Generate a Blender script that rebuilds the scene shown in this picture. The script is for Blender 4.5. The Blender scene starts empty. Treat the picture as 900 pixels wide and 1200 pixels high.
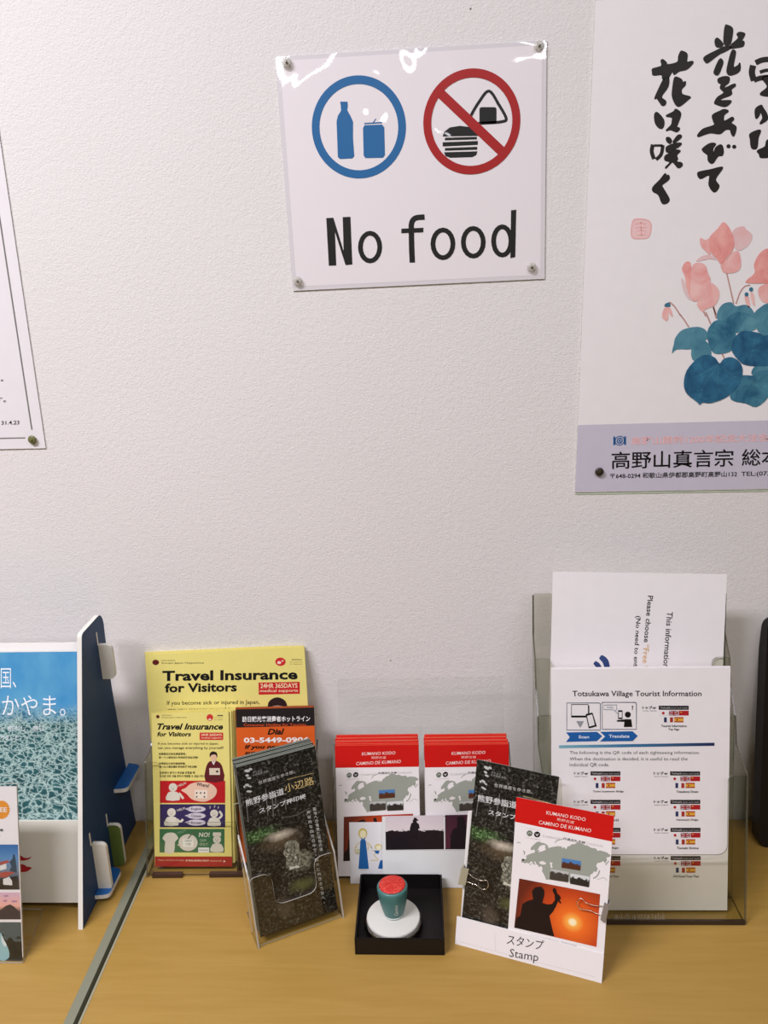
import bpy, bmesh, math, random
from mathutils import Vector, Matrix
random.seed(7)
sc = bpy.context.scene
COL = sc.collection
rad = math.radians
# ---------------------------------------------------------------- camera
FPX = 950.0                       # focal length in pixels of the 900x1200 frame
CP = Vector((0, -.95, 1.44))
_p, _y, _r = rad(16.5), rad(2.3), rad(1.6)
CF = Vector((-math.sin(_y)*math.cos(_p), math.cos(_y)*math.cos(_p), -math.sin(_p)))
_r0 = Vector((math.cos(_y), math.sin(_y), 0)); _u0 = _r0.cross(CF)
CU = math.cos(_r)*_u0 + math.sin(_r)*_r0
CR = math.cos(_r)*_r0 - math.sin(_r)*_u0
cam = bpy.data.cameras.new('camera'); cam_o = bpy.data.objects.new('camera', cam); COL.objects.link(cam_o)
cam.sensor_fit = 'VERTICAL'; cam.sensor_height = 24; cam.lens = FPX/1200*24; cam.clip_start = .01
m = Matrix((CR, CU, -CF)).transposed().to_4x4(); m.translation = CP
cam_o.matrix_world = m
sc.camera = cam_o
# ---------------------------------------------------------------- world, lights, exposure
w = bpy.data.worlds.new('world'); sc.world = w; w.use_nodes = True
w.node_tree.nodes['Background'].inputs[0].default_value = (.85, .90, .38, 1)
w.node_tree.nodes['Background'].inputs[1].default_value = .035
def area(name, loc, target, sx, sy, power, color):
    l = bpy.data.lights.new(name, 'AREA'); l.shape = 'RECTANGLE'; l.size = sx; l.size_y = sy; l.energy = power; l.color = color
    o = bpy.data.objects.new(name, l); COL.objects.link(o); o.location = loc
    o.rotation_euler = (Vector(target)-Vector(loc)).to_track_quat('-Z', 'Y').to_euler()
    return o
area('ceiling_lamp', (-1.15, -1.12, 2.68), (-1.15, -1.12, 0), 1.3, .25, 34, (1, .975, 1.08))
area('ceiling_lamp', (.75, -1.6, 2.68), (.75, -1.6, 0), 1.1, .25, 10, (1, .975, 1.08))
area('ceiling_lamp', (0.0, -4.3, 2.68), (0.0, -4.3, 0), 2.4, .25, 20, (1, .97, 1.05))
sc.view_settings.view_transform = 'Standard'; sc.view_settings.look = 'None'
sc.view_settings.gamma = 1; sc.view_settings.use_curve_mapping = False
sc.view_settings.exposure = 0.86
# ---------------------------------------------------------------- materials
def lin(c):
    return tuple((v/255/12.92 if v/255 <= .04045 else ((v/255+.055)/1.055)**2.4) for v in c[:3])+(1,)
_mc = {}
class N:
    """small node-building helper"""
    def __init__(s, name):
        s.m = bpy.data.materials.new(name); s.m.use_nodes = True; s.t = s.m.node_tree
        s.b = s.t.nodes['Principled BSDF']; s.out = s.t.nodes['Material Output']
    def n(s, typ, **k):
        x = s.t.nodes.new(typ)
        for a, v in k.items(): setattr(x, a, v)
        return x
    def put(s, sock, v):
        if isinstance(v, bpy.types.NodeSocket): s.t.links.new(v, sock)
        elif isinstance(v, (int, float)) or len(v) == len(getattr(sock, 'default_value', v)): sock.default_value = v
    def math(s, op, a, b=0, clamp=False):
        x = s.n('ShaderNodeMath', operation=op, use_clamp=clamp); s.put(x.inputs[0], a); s.put(x.inputs[1], b); return x.outputs[0]
    def mix(s, f, a, b, mode='MIX'):
        x = s.n('ShaderNodeMix', data_type='RGBA', blend_type=mode); s.put(x.inputs[0], f); s.put(x.inputs[6], a); s.put(x.inputs[7], b); return x.outputs[2]
    def ramp(s, f, stops):
        x = s.n('ShaderNodeValToRGB'); e = x.color_ramp.elements
        while len(e) < len(stops): e.new(.5)
        for i, (p, c) in enumerate(stops): e[i].position = p; e[i].color = lin(c) if isinstance(c, tuple) else (c, c, c, 1)
        s.put(x.inputs[0], f); return x.outputs[0]
    def coord(s, which='Object', scale=(1, 1, 1)):
        c = s.n('ShaderNodeTexCoord'); mp = s.n('ShaderNodeMapping'); mp.inputs[3].default_value = scale
        s.t.links.new(c.outputs[which], mp.inputs[0]); return mp.outputs[0]
    def noise(s, vec, scale, detail=3, rough=.5, dist=0):
        x = s.n('ShaderNodeTexNoise'); s.put(x.inputs['Vector'], vec); x.inputs['Scale'].default_value = scale
        x.inputs['Detail'].default_value = detail; x.inputs['Roughness'].default_value = rough; x.inputs['Distortion'].default_value = dist
        return x.outputs[0]
    def sep(s, v):
        x = s.n('ShaderNodeSeparateXYZ'); s.put(x.inputs[0], v); return x.outputs
    def blob(s, uv, cx, cy, rx, ry, soft=.5, wob=None):
        x, y, _ = s.sep(uv)
        a = s.math('POWER', s.math('DIVIDE', s.math('SUBTRACT', x, cx), rx), 2)
        a = s.math('MULTIPLY', s.math('DIVIDE', s.math('SUBTRACT', x, cx), rx), s.math('DIVIDE', s.math('SUBTRACT', x, cx), rx))
        b = s.math('MULTIPLY', s.math('DIVIDE', s.math('SUBTRACT', y, cy), ry), s.math('DIVIDE', s.math('SUBTRACT', y, cy), ry))
        d = s.math('SQRT', s.math('ADD', a, b))
        if wob is not None: d = s.math('ADD', d, s.math('MULTIPLY', s.math('SUBTRACT', wob, .5), 1.0))
        return s.math('DIVIDE', s.math('SUBTRACT', 1, d), soft, clamp=True)
    def color(s, c): s.put(s.b.inputs['Base Color'], c)
    def bump(s, h, strength, dist=.001):
        x = s.n('ShaderNodeBump'); x.inputs['Strength'].default_value = strength; x.inputs['Distance'].default_value = dist
        s.put(x.inputs['Height'], h); s.put(s.b.inputs['Normal'], x.outputs[0])
    def rough(s, r): s.put(s.b.inputs['Roughness'], r)
def plain(name, rgb, rough=.6, metal=0, spec=.3, coat=0):
    k = (name, rgb, rough, metal)
    if k in _mc: return _mc[k]
    x = N(name); x.color(lin(rgb)); x.rough(rough); x.b.inputs['Metallic'].default_value = metal
    x.b.inputs['Specular IOR Level'].default_value = spec
    if coat: x.b.inputs['Coat Weight'].default_value = coat
    _mc[k] = x.m; return x.m
def paper(rgb, var=3):
    """matt paper or ink with a faint fibre mottling"""
    k = ('paper', rgb)
    if k in _mc: return _mc[k]
    x = N('paper_ink_%02x%02x%02x' % tuple(int(v) for v in rgb))
    n = x.noise(x.coord('Object'), 60, 2)
    a = tuple(max(0, v-var) for v in rgb); b = tuple(min(255, v+var) for v in rgb)
    x.color(x.mix(n, lin(a), lin(b))); x.rough(.45); x.b.inputs['Specular IOR Level'].default_value = .35
    _mc[k] = x.m; return x.m
def laminate(rgb):
    """ink or paper under a glossy, slightly wavy laminating film"""
    k = ('lam', rgb)
    if k in _mc: return _mc[k]
    x = N('laminated_%02x%02x%02x' % tuple(int(v) for v in rgb))
    g = x.n('ShaderNodeNewGeometry').outputs['Position']
    n = x.noise(g, 9, 2, .5, .6)
    x.color(lin(rgb)); x.rough(.5); x.b.inputs['Coat Weight'].default_value = 1; x.b.inputs['Coat Roughness'].default_value = .03
    bm_ = x.n('ShaderNodeBump'); bm_.inputs['Strength'].default_value = .4; bm_.inputs['Distance'].default_value = .012
    x.put(bm_.inputs['Height'], n); x.put(x.b.inputs['Coat Normal'], bm_.outputs[0])
    _mc[k] = x.m; return x.m
def clear(name, tint, gloss=.06, rough=.04):
    """clear acrylic as thin sheets: light passes straight through, fresnel gloss on top"""
    x = N(name); t = x.t; t.nodes.remove(x.b)
    tr = x.n('ShaderNodeBsdfTransparent'); tr.inputs[0].default_value = tint
    gl = x.n('ShaderNodeBsdfGlossy'); gl.inputs['Roughness'].default_value = rough; gl.inputs['Color'].default_value = (.9, .9, .88, 1)
    fr = x.n('ShaderNodeFresnel'); fr.inputs[0].default_value = 1.45
    geo = x.n('ShaderNodeNewGeometry'); front = x.math('SUBTRACT', 1, geo.outputs['Backfacing'])
    mx = x.n('ShaderNodeMixShader'); x.put(mx.inputs[0], x.math('MULTIPLY', front, x.math('ADD', x.math('MULTIPLY', fr.outputs[0], 1.3), gloss*.3)))
    t.links.new(tr.outputs[0], mx.inputs[1]); t.links.new(gl.outputs[0], mx.inputs[2]); t.links.new(mx.outputs[0], x.out.inputs[0])
    return x.m
def edge_mat(name, rgb, alpha):
    x = N(name); x.color(lin(rgb)); x.rough(.2); x.b.inputs['Alpha'].default_value = alpha; return x.m
ACR = clear('clear_acrylic', (.970, .972, .958, 1), .02)
ACR_C = clear('very_clear_acrylic', (.992, .993, .986, 1), .0)
ACR_RC = edge_mat('faint_acrylic_rim', (150, 146, 130), .45)
ACR_D = clear('smoky_acrylic', (.915, .918, .875, 1), .02)
ACR_E = edge_mat('acrylic_rim', (86, 82, 66), .8)
ACR_EL = edge_mat('acrylic_bright_rim', (190, 184, 172), .8)
# ---------------------------------------------------------------- mesh helpers
def ob(name, verts, faces, mats, parent=None, midx=None, uvs=None, smooth=False):
    me = bpy.data.meshes.new(name); me.from_pydata([tuple(v) for v in verts], [], faces)
    for q in (mats if isinstance(mats, (list, tuple)) else [mats]): me.materials.append(q)
    if midx:
        me.polygons.foreach_set('material_index', midx)
    if uvs:
        l = me.uv_layers.new(name='uv'); i = 0
        for f in faces:
            for vi in f: l.data[i].uv = uvs[vi]; i += 1
    if smooth: me.polygons.foreach_set('use_smooth', [True]*len(faces))
    me.update(); o = bpy.data.objects.new(name, me); COL.objects.link(o); o.parent = parent
    return o
def tag(o, label=None, cat=None, group=None, kind=None):
    if label: o['label'] = label
    if cat: o['category'] = cat
    if group: o['group'] = group
    if kind: o['kind'] = kind
    return o
def empty(name, loc, yaw=0):
    o = bpy.data.objects.new(name, None); COL.objects.link(o); o.empty_display_size = .02
    o.location = loc; o.rotation_euler = (0, 0, rad(yaw)); return o
class MB:
    """collects shapes, builds ONE mesh object"""
    def __init__(s): s.v = []; s.f = []; s.mi = []; s.mats = []
    def mid(s, m):
        if m not in s.mats: s.mats.append(m)
        return s.mats.index(m)
    def box(s, a, b, m=None, mi=0, bev=0):
        x0, y0, z0 = a; x1, y1, z1 = b; o = len(s.v)
        if bev:
            bm = bmesh.new(); bmesh.ops.create_cube(bm, size=1)
            for q in bm.verts: q.co = Vector(((x0+x1)/2+q.co.x*(x1-x0), (y0+y1)/2+q.co.y*(y1-y0), (z0+z1)/2+q.co.z*(z1-z0)))
            bmesh.ops.bevel(bm, geom=bm.edges[:], offset=bev, segments=2, affect='EDGES')
            bm.verts.index_update()
            s.v += [q.co.copy() for q in bm.verts]
            for f in bm.faces: s.f.append([o+q.index for q in f.verts]); s.mi.append(mi)
            bm.free(); return s
        s.v += [Vector(p) for p in ((x0,y0,z0),(x1,y0,z0),(x1,y1,z0),(x0,y1,z0),(x0,y0,z1),(x1,y0,z1),(x1,y1,z1),(x0,y1,z1))]
        for f in ((0,3,2,1),(4,5,6,7),(0,1,5,4),(1,2,6,5),(2,3,7,6),(3,0,4,7)): s.f.append([o+i for i in f]); s.mi.append(mi)
        return s
    def prism(s, pts, org, e1, e2, n, t, face=0, rim=0):
        """polygon pts (a,b) -> org + a e1 + b e2, extruded by t along -n (n = outward normal of the front)"""
        org, e1, e2, n = Vector(org), Vector(e1), Vector(e2), Vector(n)
        A = sum(pts[i][0]*pts[(i+1) % len(pts)][1]-pts[(i+1) % len(pts)][0]*pts[i][1] for i in range(len(pts)))
        if (A > 0) != (e1.cross(e2).dot(n) > 0): pts = pts[::-1]
        k = len(pts); o = len(s.v)
        fr = [org+a*e1+b*e2 for a, b in pts]
        s.v += fr + [p-n*t for p in fr]
        s.f.append([o+i for i in range(k)]); s.mi.append(face)
        s.f.append([o+k+i for i in range(k-1, -1, -1)]); s.mi.append(face)
        for i in range(k):
            j = (i+1) % k; s.f.append([o+i, o+k+i, o+k+j, o+j]); s.mi.append(rim)
        return s
    def tube(s, pts, r, seg=8, mi=0, closed=False):
        pts = [Vector(p) for p in pts]; k = len(pts); o = len(s.v)
        for i, p in enumerate(pts):
            d = (pts[min(i+1, k-1)]-pts[max(i-1, 0)]).normalized()
            a = d.cross(Vector((0, 0, 1)) if abs(d.z) < .9 else Vector((1, 0, 0))).normalized(); b = d.cross(a)
            for j in range(seg):
                t = 2*math.pi*j/seg; s.v.append(p+r*(math.cos(t)*a+math.sin(t)*b))
        for i in range(k-1):
            for j in range(seg):
                j2 = (j+1) % seg; s.f.append([o+i*seg+j, o+i*seg+j2, o+(i+1)*seg+j2, o+(i+1)*seg+j]); s.mi.append(mi)
        s.f.append([o+j for j in range(seg)][::-1]); s.mi.append(mi)
        s.f.append([o+(k-1)*seg+j for j in range(seg)]); s.mi.append(mi)
        return s
    def lathe(s, prof, c=(0, 0, 0), seg=40, mi=0, axis='z', cap=True):
        o = len(s.v); c = Vector(c)
        for r, z in prof:
            for j in range(seg):
                t = 2*math.pi*j/seg; q = (r*math.cos(t), r*math.sin(t), z)
                if axis == 'y': q = (q[0], -q[2], q[1])
                s.v.append(c+Vector(q))
        for i in range(len(prof)-1):
            for j in range(seg):
                j2 = (j+1) % seg; s.f.append([o+i*seg+j, o+i*seg+j2, o+(i+1)*seg+j2, o+(i+1)*seg+j]); s.mi.append(mi)
        if cap:
            s.f.append([o+j for j in range(seg)][::-1]); s.mi.append(mi)
            s.f.append([o+(len(prof)-1)*seg+j for j in range(seg)]); s.mi.append(mi)
        return s
    def build(s, name, mats, parent=None, smooth=False): return ob(name, s.v, s.f, mats, parent, s.mi, None, smooth)
def rounded(pts, rads, seg=6):
    """round the corners of a 2D polygon"""
    out = []; k = len(pts)
    if not isinstance(rads, (list, tuple)): rads = [rads]*k
    for i in range(k):
        p = Vector(pts[i]); a = Vector(pts[i-1]); b = Vector(pts[(i+1) % k]); r = rads[i]
        if r <= 0: out.append(tuple(p)); continue
        da, db = (a-p), (b-p); q = min(r, da.length*.49, db.length*.49)
        s0, s1 = p+da.normalized()*q, p+db.normalized()*q
        for j in range(seg+1):
            t = j/seg; out.append(tuple((1-t)**2*s0+2*t*(1-t)*p+t*t*s1))
    return out
def smoothpoly(pts, sub=3):
    k = len(pts); out = []
    for i in range(k):
        p0, p1, p2, p3 = (Vector(pts[(i+j-1) % k]) for j in range(4))
        for j in range(sub):
            t = j/sub
            out.append(tuple(.5*((2*p1)+(p2-p0)*t+(2*p0-5*p1+4*p2-p3)*t*t+(3*p1-p0-3*p2+p3)*t**3)))
    return out
def smoothline(pts, sub=4):
    if len(pts) < 3: return pts
    out = []; k = len(pts)
    for i in range(k-1):
        p0, p1, p2, p3 = (Vector(pts[min(max(i+j-1, 0), k-1)]) for j in range(4))
        for j in range(sub):
            t = j/sub
            out.append(tuple(.5*((2*p1)+(p2-p0)*t+(2*p0-5*p1+4*p2-p3)*t*t+(3*p1-p0-3*p2+p3)*t**3)))
    return out+[tuple(pts[-1])]
_glyph = {}
def glyphs(s, bold=0., shear=0.):
    """text in Blender's built-in font -> (verts2d, faces), cached"""
    k = (s, bold, shear)
    if k in _glyph: return _glyph[k]
    c = bpy.data.curves.new('lettering', 'FONT'); c.body = s; c.resolution_u = 2; c.offset = bold; c.shear = shear
    o = bpy.data.objects.new('lettering', c); COL.objects.link(o)
    me = bpy.data.meshes.new_from_object(o.evaluated_get(bpy.context.evaluated_depsgraph_get()))
    V = [(v.co.x, v.co.y) for v in me.vertices]; Fc = [list(p.vertices) for p in me.polygons]
    bpy.data.objects.remove(o); bpy.data.curves.remove(c); bpy.data.meshes.remove(me)
    x0 = min(v[0] for v in V); x1 = max(v[0] for v in V); y0 = min(v[1] for v in V); y1 = max(v[1] for v in V)
    V = [((a-x0)/(x1-x0), (b-y0)/(y1-y0)) for a, b in V]
    _glyph[k] = (V, Fc, (x1-x0)/(y1-y0)); return _glyph[k]
LAY = .00012
class Page:
    """a sheet, card, leaflet or poster: body box, local x = right, z = up (0 at foot), y = back; front face at y=0"""
    def __init__(s, name, w, h, loc, yaw=0, lean=0, roll=0, t=.0008, mat=None, edge=None, top_only=False):
        s.w, s.h, s.t = w, h, t
        s.M = Matrix.Translation(loc) @ Matrix.Rotation(rad(yaw), 4, 'Z') @ Matrix.Rotation(rad(-lean), 4, 'X') @ Matrix.Rotation(rad(roll), 4, 'Y')
        s.Mi = s.M.inverted(); s.inkf = paper
        mb = MB(); mb.box((-w/2, 0, 0), (w/2, t, h), mi=0)
        mb.mi = [1 if edge else 0]*6; mb.mi[2] = 0; mb.mi[4] = 0
        if top_only: mb.mi[0] = mb.mi[3] = mb.mi[5] = 0
        s.o = mb.build(name, [mat or paper((236, 230, 226)), edge] if edge else [mat or paper((236, 230, 226))])
        s.o.matrix_basis = s.M; s.kids = []; s.parts = {}; s.crop(0, 0, 1)
    def crop(s, x, y, k): s.cx, s.cy, s.ck = x, y, k; return s
    def L(s, p):
        """point measured on a close-up of the print -> (x, z) on the sheet"""
        x, y = s.cx+p[0]/s.ck, s.cy+p[1]/s.ck
        d = (x-450)/FPX*CR-(y-600)/FPX*CU+CF
        o = s.Mi @ CP; d = s.Mi.to_3x3() @ d; q = o-d*(o.y/d.y)
        return (q.x, q.z)
    def part(s, name):
        if name not in s.parts: s.parts[name] = dict(v=[], f=[], mi=[], mats=[], uv=[])
        s.cur = s.parts[name]; return s
    def _m(s, col):
        m = s.inkf(col) if isinstance(col, tuple) else col
        if m not in s.cur['mats']: s.cur['mats'].append(m)
        return s.cur['mats'].index(m)
    def add(s, P, F, col, lv, uv=None):
        c = s.cur; o = len(c['v']); k = s._m(col)
        c['v'] += [(x, -LAY*lv, z) for x, z in P]; c['uv'] += uv or [(0, 0)]*len(P)
        for f in F: c['f'].append([o+i for i in f]); c['mi'].append(k)
        return s
    def polyL(s, P, col, lv=1, uv=None):
        A = sum(P[i][0]*P[(i+1) % len(P)][1]-P[(i+1) % len(P)][0]*P[i][1] for i in range(len(P)))
        f = list(range(len(P)));  f = f if A > 0 else f[::-1]
        return s.add(P, [f], col, lv, uv)
    def poly(s, pts, col, lv=1, sm=0):
        if sm: pts = smoothpoly(pts, sm)
        return s.polyL([s.L(p) for p in pts], col, lv)
    def rect(s, x0, y0, x1, y1, col, lv=1, r=0):
        pts = [(x0, y0), (x1, y0), (x1, y1), (x0, y1)]
        return s.poly(rounded(pts, r, 4) if r else pts, col, lv)
    def quad(s, pts, mat, lv=1):
        """picture: TL TR BR BL, uv 0..1"""
        P = [s.L(p) for p in pts]; P = [P[3], P[2], P[1], P[0]]
        return s.add(P, [[0, 1, 2, 3]], mat, lv, [(0, 0), (1, 0), (1, 1), (0, 1)])
    def ell(s, cx, cy, rx, ry, col, lv=1, n=28):
        return s.poly([(cx+rx*math.cos(2*math.pi*i/n), cy+ry*math.sin(2*math.pi*i/n)) for i in range(n)], col, lv)
    def ring(s, c, r0, r1, col, lv=1, n=72, sq=1):
        x, z = s.L(c); P = []; F = []
        for i in range(n):
            a = 2*math.pi*i/n; P += [(x+r0*math.cos(a), z+r0*sq*math.sin(a)), (x+r1*math.cos(a), z+r1*sq*math.sin(a))]
        for i in range(n): j = (i+1) % n; F.append([2*i, 2*i+1, 2*j+1, 2*j])
        return s.add(P, F, col, lv)
    def stroke(s, pts, wd, col, lv=1, closed=False, sm=True, taper=False):
        """ribbon along pts; wd in close-up pixels"""
        if closed: pts = smoothpoly(pts, 5) if sm else pts; pts = list(pts)+[pts[0]]
        elif sm: pts = smoothline(pts, 5)
        k = len(pts); Lf = []; Rt = []
        for i, p in enumerate(pts):
            a = Vector(pts[max(i-1, 0)]) if not (closed and i == 0) else Vector(pts[-2])
            b = Vector(pts[min(i+1, k-1)]) if not (closed and i == k-1) else Vector(pts[1])
            d = (b-a); d = d.normalized() if d.length else Vector((1, 0)); n = Vector((-d.y, d.x))
            hw = wd/2*((.35+.65*math.sin(math.pi*(.15+.7*i/(k-1)))) if taper else 1)
            Lf.append(s.L(Vector(p)+n*hw)); Rt.append(s.L(Vector(p)-n*hw))
        return s.add(Lf+Rt, [[i, i+1, k+i+1, k+i] for i in range(k-1)], col, lv)
    def t3(s, txt, bl, br, tl, col, lv=2, bold=0., shear=0.):
        V, Fc, _ = glyphs(txt, bold, shear); A, B, C = Vector(s.L(bl)), Vector(s.L(br)), Vector(s.L(tl))
        return s.add([tuple(A+(B-A)*a+(C-A)*b) for a, b in V], Fc, col, lv)
    def text(s, txt, x0, y0, x1, y1, col, lv=2, bold=0., shear=0., dy=0):
        """glyph box TL=(x0,y0), BR=(x1,y1+dy)"""
        return s.t3(txt, (x0, y1), (x1, y1+dy), (x0, y0), col, lv, bold, shear)
    def vtext(s, txt, a, b, size, col, lv=2, bold=0.):
        """characters stacked downwards from a to b"""
        n = len(txt); a, b = Vector(a), Vector(b); d = (b-a).normalized(); r = Vector((d.y, -d.x))
        if r.x < 0: r = -r
        for i, ch in enumerate(txt):
            c = a+(b-a)*((i+.5)/n); k = size*(.35 if ch in '、。' else .9)/2
            s.t3(ch, c+d*k-r*k, c+d*k+r*k, c-d*k-r*k, col, lv, bold)
        return s
    def finish(s, label=None, cat=None, group=None, kind=None):
        pass
        for nm, c in s.parts.items():
            if c['v']: s.kids.append(ob(nm, c['v'], c['f'], c['mats'], s.o, c['mi'], c['uv']))
        tag(s.o, label, cat, group, kind); return s
    def borrow(s, other, dz=0):
        """the same printed parts as another copy of this leaflet"""
        for k in other.kids:
            c = k.copy(); COL.objects.link(c); c.parent = s.o; c.location.z += dz; s.kids.append(c)
            for g in k.children:
                e = g.copy(); COL.objects.link(e); e.parent = c
def at(loc, yaw, u=0, d=0, z=0):
    """point in a frame standing at loc turned by yaw: u right, d back"""
    y = rad(yaw); return (loc[0]+u*math.cos(y)-d*math.sin(y), loc[1]+u*math.sin(y)+d*math.cos(y), loc[2]+z)
ZT = .72     # desk top height
INK = (13, 10, 10); DK = (38, 32, 32)
ORD = ('front', 'second', 'third', 'fourth', 'fifth', 'sixth', 'seventh', 'eighth')
# ================================================================ the setting
def wallpaper():
    x = N('woven_wallpaper'); v = x.coord('Object')
    a = x.noise(x.coord('Object', (1, 1, 1.3)), 380, 3, .65, .4); b = x.noise(v, 160, 3, .6)
    n = x.noise(v, 3, 2); vo = x.n('ShaderNodeTexVoronoi'); x.put(vo.inputs['Vector'], v); vo.inputs['Scale'].default_value = 17; sp = vo.outputs['Distance']; gate = x.noise(v, 6, 1)
    h = x.math('ADD', a, x.math('MULTIPLY', b, .8))
    c = x.mix(n, lin((233, 228, 224)), lin((227, 222, 217)))
    x.color(x.mix(x.math('MULTIPLY', x.math('LESS_THAN', sp, .022), x.math('GREATER_THAN', gate, .53)), c, lin((120, 112, 100)))); x.rough(.75); x.bump(h, .36, .0021); x.b.inputs['Specular IOR Level'].default_value = .2
    return x.m
def struct(name, a, b, m):
    mb = MB(); mb.box(a, b); return tag(mb.build(name, m), kind='structure')
struct('wall_back', (-2.4, 0, 0), (2.4, .12, 2.7), wallpaper())
struct('floor', (-2.4, -4.6, -.06), (2.4, 0, 0), plain('floor_vinyl', (150, 142, 130), .5))
struct('baseboard_back', (-2.4, -.012, 0), (2.4, 0, .07), plain('baseboard_vinyl', (120, 112, 104), .5))
def deskwood():
    x = N('desk_laminate'); v = x.coord('Object', (1, 14, 1))
    n = x.noise(v, 9, 5, .6, .5); f = x.noise(x.coord('Object', (3, 90, 1)), 14, 3, .6)
    c = x.mix(x.ramp(n, [(.3, 0.), (.7, 1.)]), lin((163, 128, 60)), lin((173, 138, 70)))
    c = x.mix(x.math('MULTIPLY', f, .25), c, lin((140, 104, 42)))
    x.color(c); x.rough(.42); x.b.inputs['Specular IOR Level'].default_value = .35; return x.m
WOOD = deskwood(); GREYBAND = plain('desk_edge_band', (128, 128, 108), .5); STEEL = plain('painted_steel', (150, 150, 145), .4, 0)
def desk(x0, x1, band_left, label):
    r = empty('desk', ((x0+x1)/2, -.3, 0)); cx = (x0+x1)/2
    def bx(n, a, b, m, bev=0):
        mb = MB(); mb.box(a, b, bev=bev); return mb.build(n, m, r)
    L0 = x0-cx+(.0024 if band_left else 0); L1 = x1-cx-(0 if band_left else .010)
    bx('desktop', (L0, -.33, ZT-.028), (L1, .293, ZT), WOOD)
    if band_left: bx('edge_band', (x0-cx, -.33, ZT-.028), (L0, .293, ZT+.0004), plain('pale_edge_band', (150, 146, 122), .5))
    else: bx('edge_band', (L1, -.33, ZT-.028), (x1-cx, .293, ZT+.0004), GREYBAND)
    for sx in (x0-cx+.03, x1-cx-.07):
        for sy in (-.28, .22): bx('leg', (sx, sy, 0), (sx+.04, sy+.04, ZT-.028), STEEL, .003)
    bx('modesty_panel', (x0-cx+.07, .24, .3), (x1-cx-.07, .252, ZT-.028), STEEL)
    tag(r, label, 'desk'); return r
desk(-1.55, -.3540, False, 'light wood desk on the left of the dark seam, with a grey edge band')
desk(-.3490, .95, True, 'light wood desk on the right of the seam, carrying the stamp tray')

# ================================================================ wall: laminated sign
CLP = clear('clear_plastic_pin', (.8, .82, .76, 1), .5, .1)
def pushpin(px, py, y, label, group=None, dark=None):
    """clear disc-headed wall pin; y = how far its face is off the wall"""
    d = (px-450)/FPX*CR-(py-600)/FPX*CU+CF; t = (-y-CP.y)/d.y; p = CP+d*t
    r = empty('pushpin', p)
    h = MB().lathe([(.0018, .0), (.0046, .0004), (.0052, .0016), (.0046, .0028), (.0028, .0034)], (0, 0, 0), 24, 0, 'y').build('pin_head', dark or edge_mat('cloudy_pin_plastic', (208, 204, 192), .5), r, True)
    MB().lathe([(.0013, .0), (.0013, .0046), (.0007, .005)], (0, 0, 0), 12, 0, 'y').build('pin_core', plain('pin_steel', (120, 116, 104), .3, .8) if not dark else dark, r, True)
    MB().tube([(0, 0, 0), (0, y+.004, 0)], .0005, 6).build('pin_needle', plain('pin_steel', (120, 116, 104), .3, .8), r)
    tag(r, label, 'pushpin', group); return r
WH = (239, 231, 231)
s = Page('laminated_sign', .283, .2375, (.0073, -.0016, 1.4248), 0, 0, -1.15, .0007, laminate((222, 216, 217)))
s.inkf = laminate
s.part('paper_insert').polyL([(-.137, .0045), (.137, .0045), (.137, .2335), (-.137, .2335)], WH, 1)
s.crop(320, 30, 2.647)
BL_ = (28, 102, 158); RD_ = (170, 16, 18)
s.part('drinks_pictogram').ring((266, 317), .0422, .0505, BL_, 3)
s.poly([(208,236),(231,236),(232,250),(230,262),(240,280),(248,298),(248,350),(252,405),(246,412),(208,414),(201,408),(199,350),(197,298),(201,280),(211,264),(210,250)], BL_, 3)
s.poly([(279,318),(284,309),(338,307),(345,316),(347,402),(341,410),(287,411),(281,404)], BL_, 3).stroke([(283,304),(338,301)], 4, BL_, 3).stroke([(311,301),(319,289)], 3, BL_, 3)
s.part('no_food_pictogram').ring((616, 300), .0430, .0515, RD_, 5)
s.stroke([(517,208),(712,393)], 30, RD_, 4, sm=False)
s.stroke([(670,203),(700,245),(723,288),(710,298),(665,302),(622,302),(612,285),(640,235)], 9, INK, 3, True)
s.rect(640,253,693,304, INK, 3, 8)
s.poly([(526,344),(530,330),(548,316),(580,311),(612,315),(632,330),(637,342)], INK, 3)
for a in (([533,348],[632,345],[632,353],[533,356]), ([526,362],[635,358],[635,370],[526,375]), ([533,380],[633,376],[633,385],[533,388])): s.poly(a, INK, 3)
s.poly([(530,393),(634,390),(630,402),(618,408),(550,410),(535,405)], INK, 3)
s.part('lettering')
s.poly([(165,597),(187,596),(219,700),(216,594),(240,593),(246,741),(225,743),(192,640),(196,744),(173,745)], INK, 3)
def oo(cx, cy, rx, ry, wd): s.stroke([(cx+rx*math.cos(a*math.pi/10), cy+ry*math.sin(a*math.pi/10)) for a in range(20)], wd, INK, 3, True, sm=False)
oo(301, 687, 30, 43, 15); oo(527, 677, 31, 43, 15); oo(621, 672, 31, 43, 15); oo(711, 668, 27, 44, 15)
s.stroke([(432,735),(430,690),(429,640),(430,612),(442,597),(470,594)], 17, INK, 3).poly([(398,630),(466,627),(466,641),(398,644)], INK, 4)
s.poly([(738,573),(754,571),(751,718),(736,721)], INK, 4)
s.finish('laminated No food notice with blue drinks and red food pictograms', 'sign')
for px, py in ((336.3, 74), (631.7, 54.6), (349, 329.6), (623, 313.3)):
    pushpin(px, py, .0027, 'clear pushpin in the %s corner of the laminated No food sign' % {336.3: 'upper left', 631.7: 'upper right', 349: 'lower left', 623: 'lower right'}[px], 'clear pushpins of the No food sign')

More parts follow.
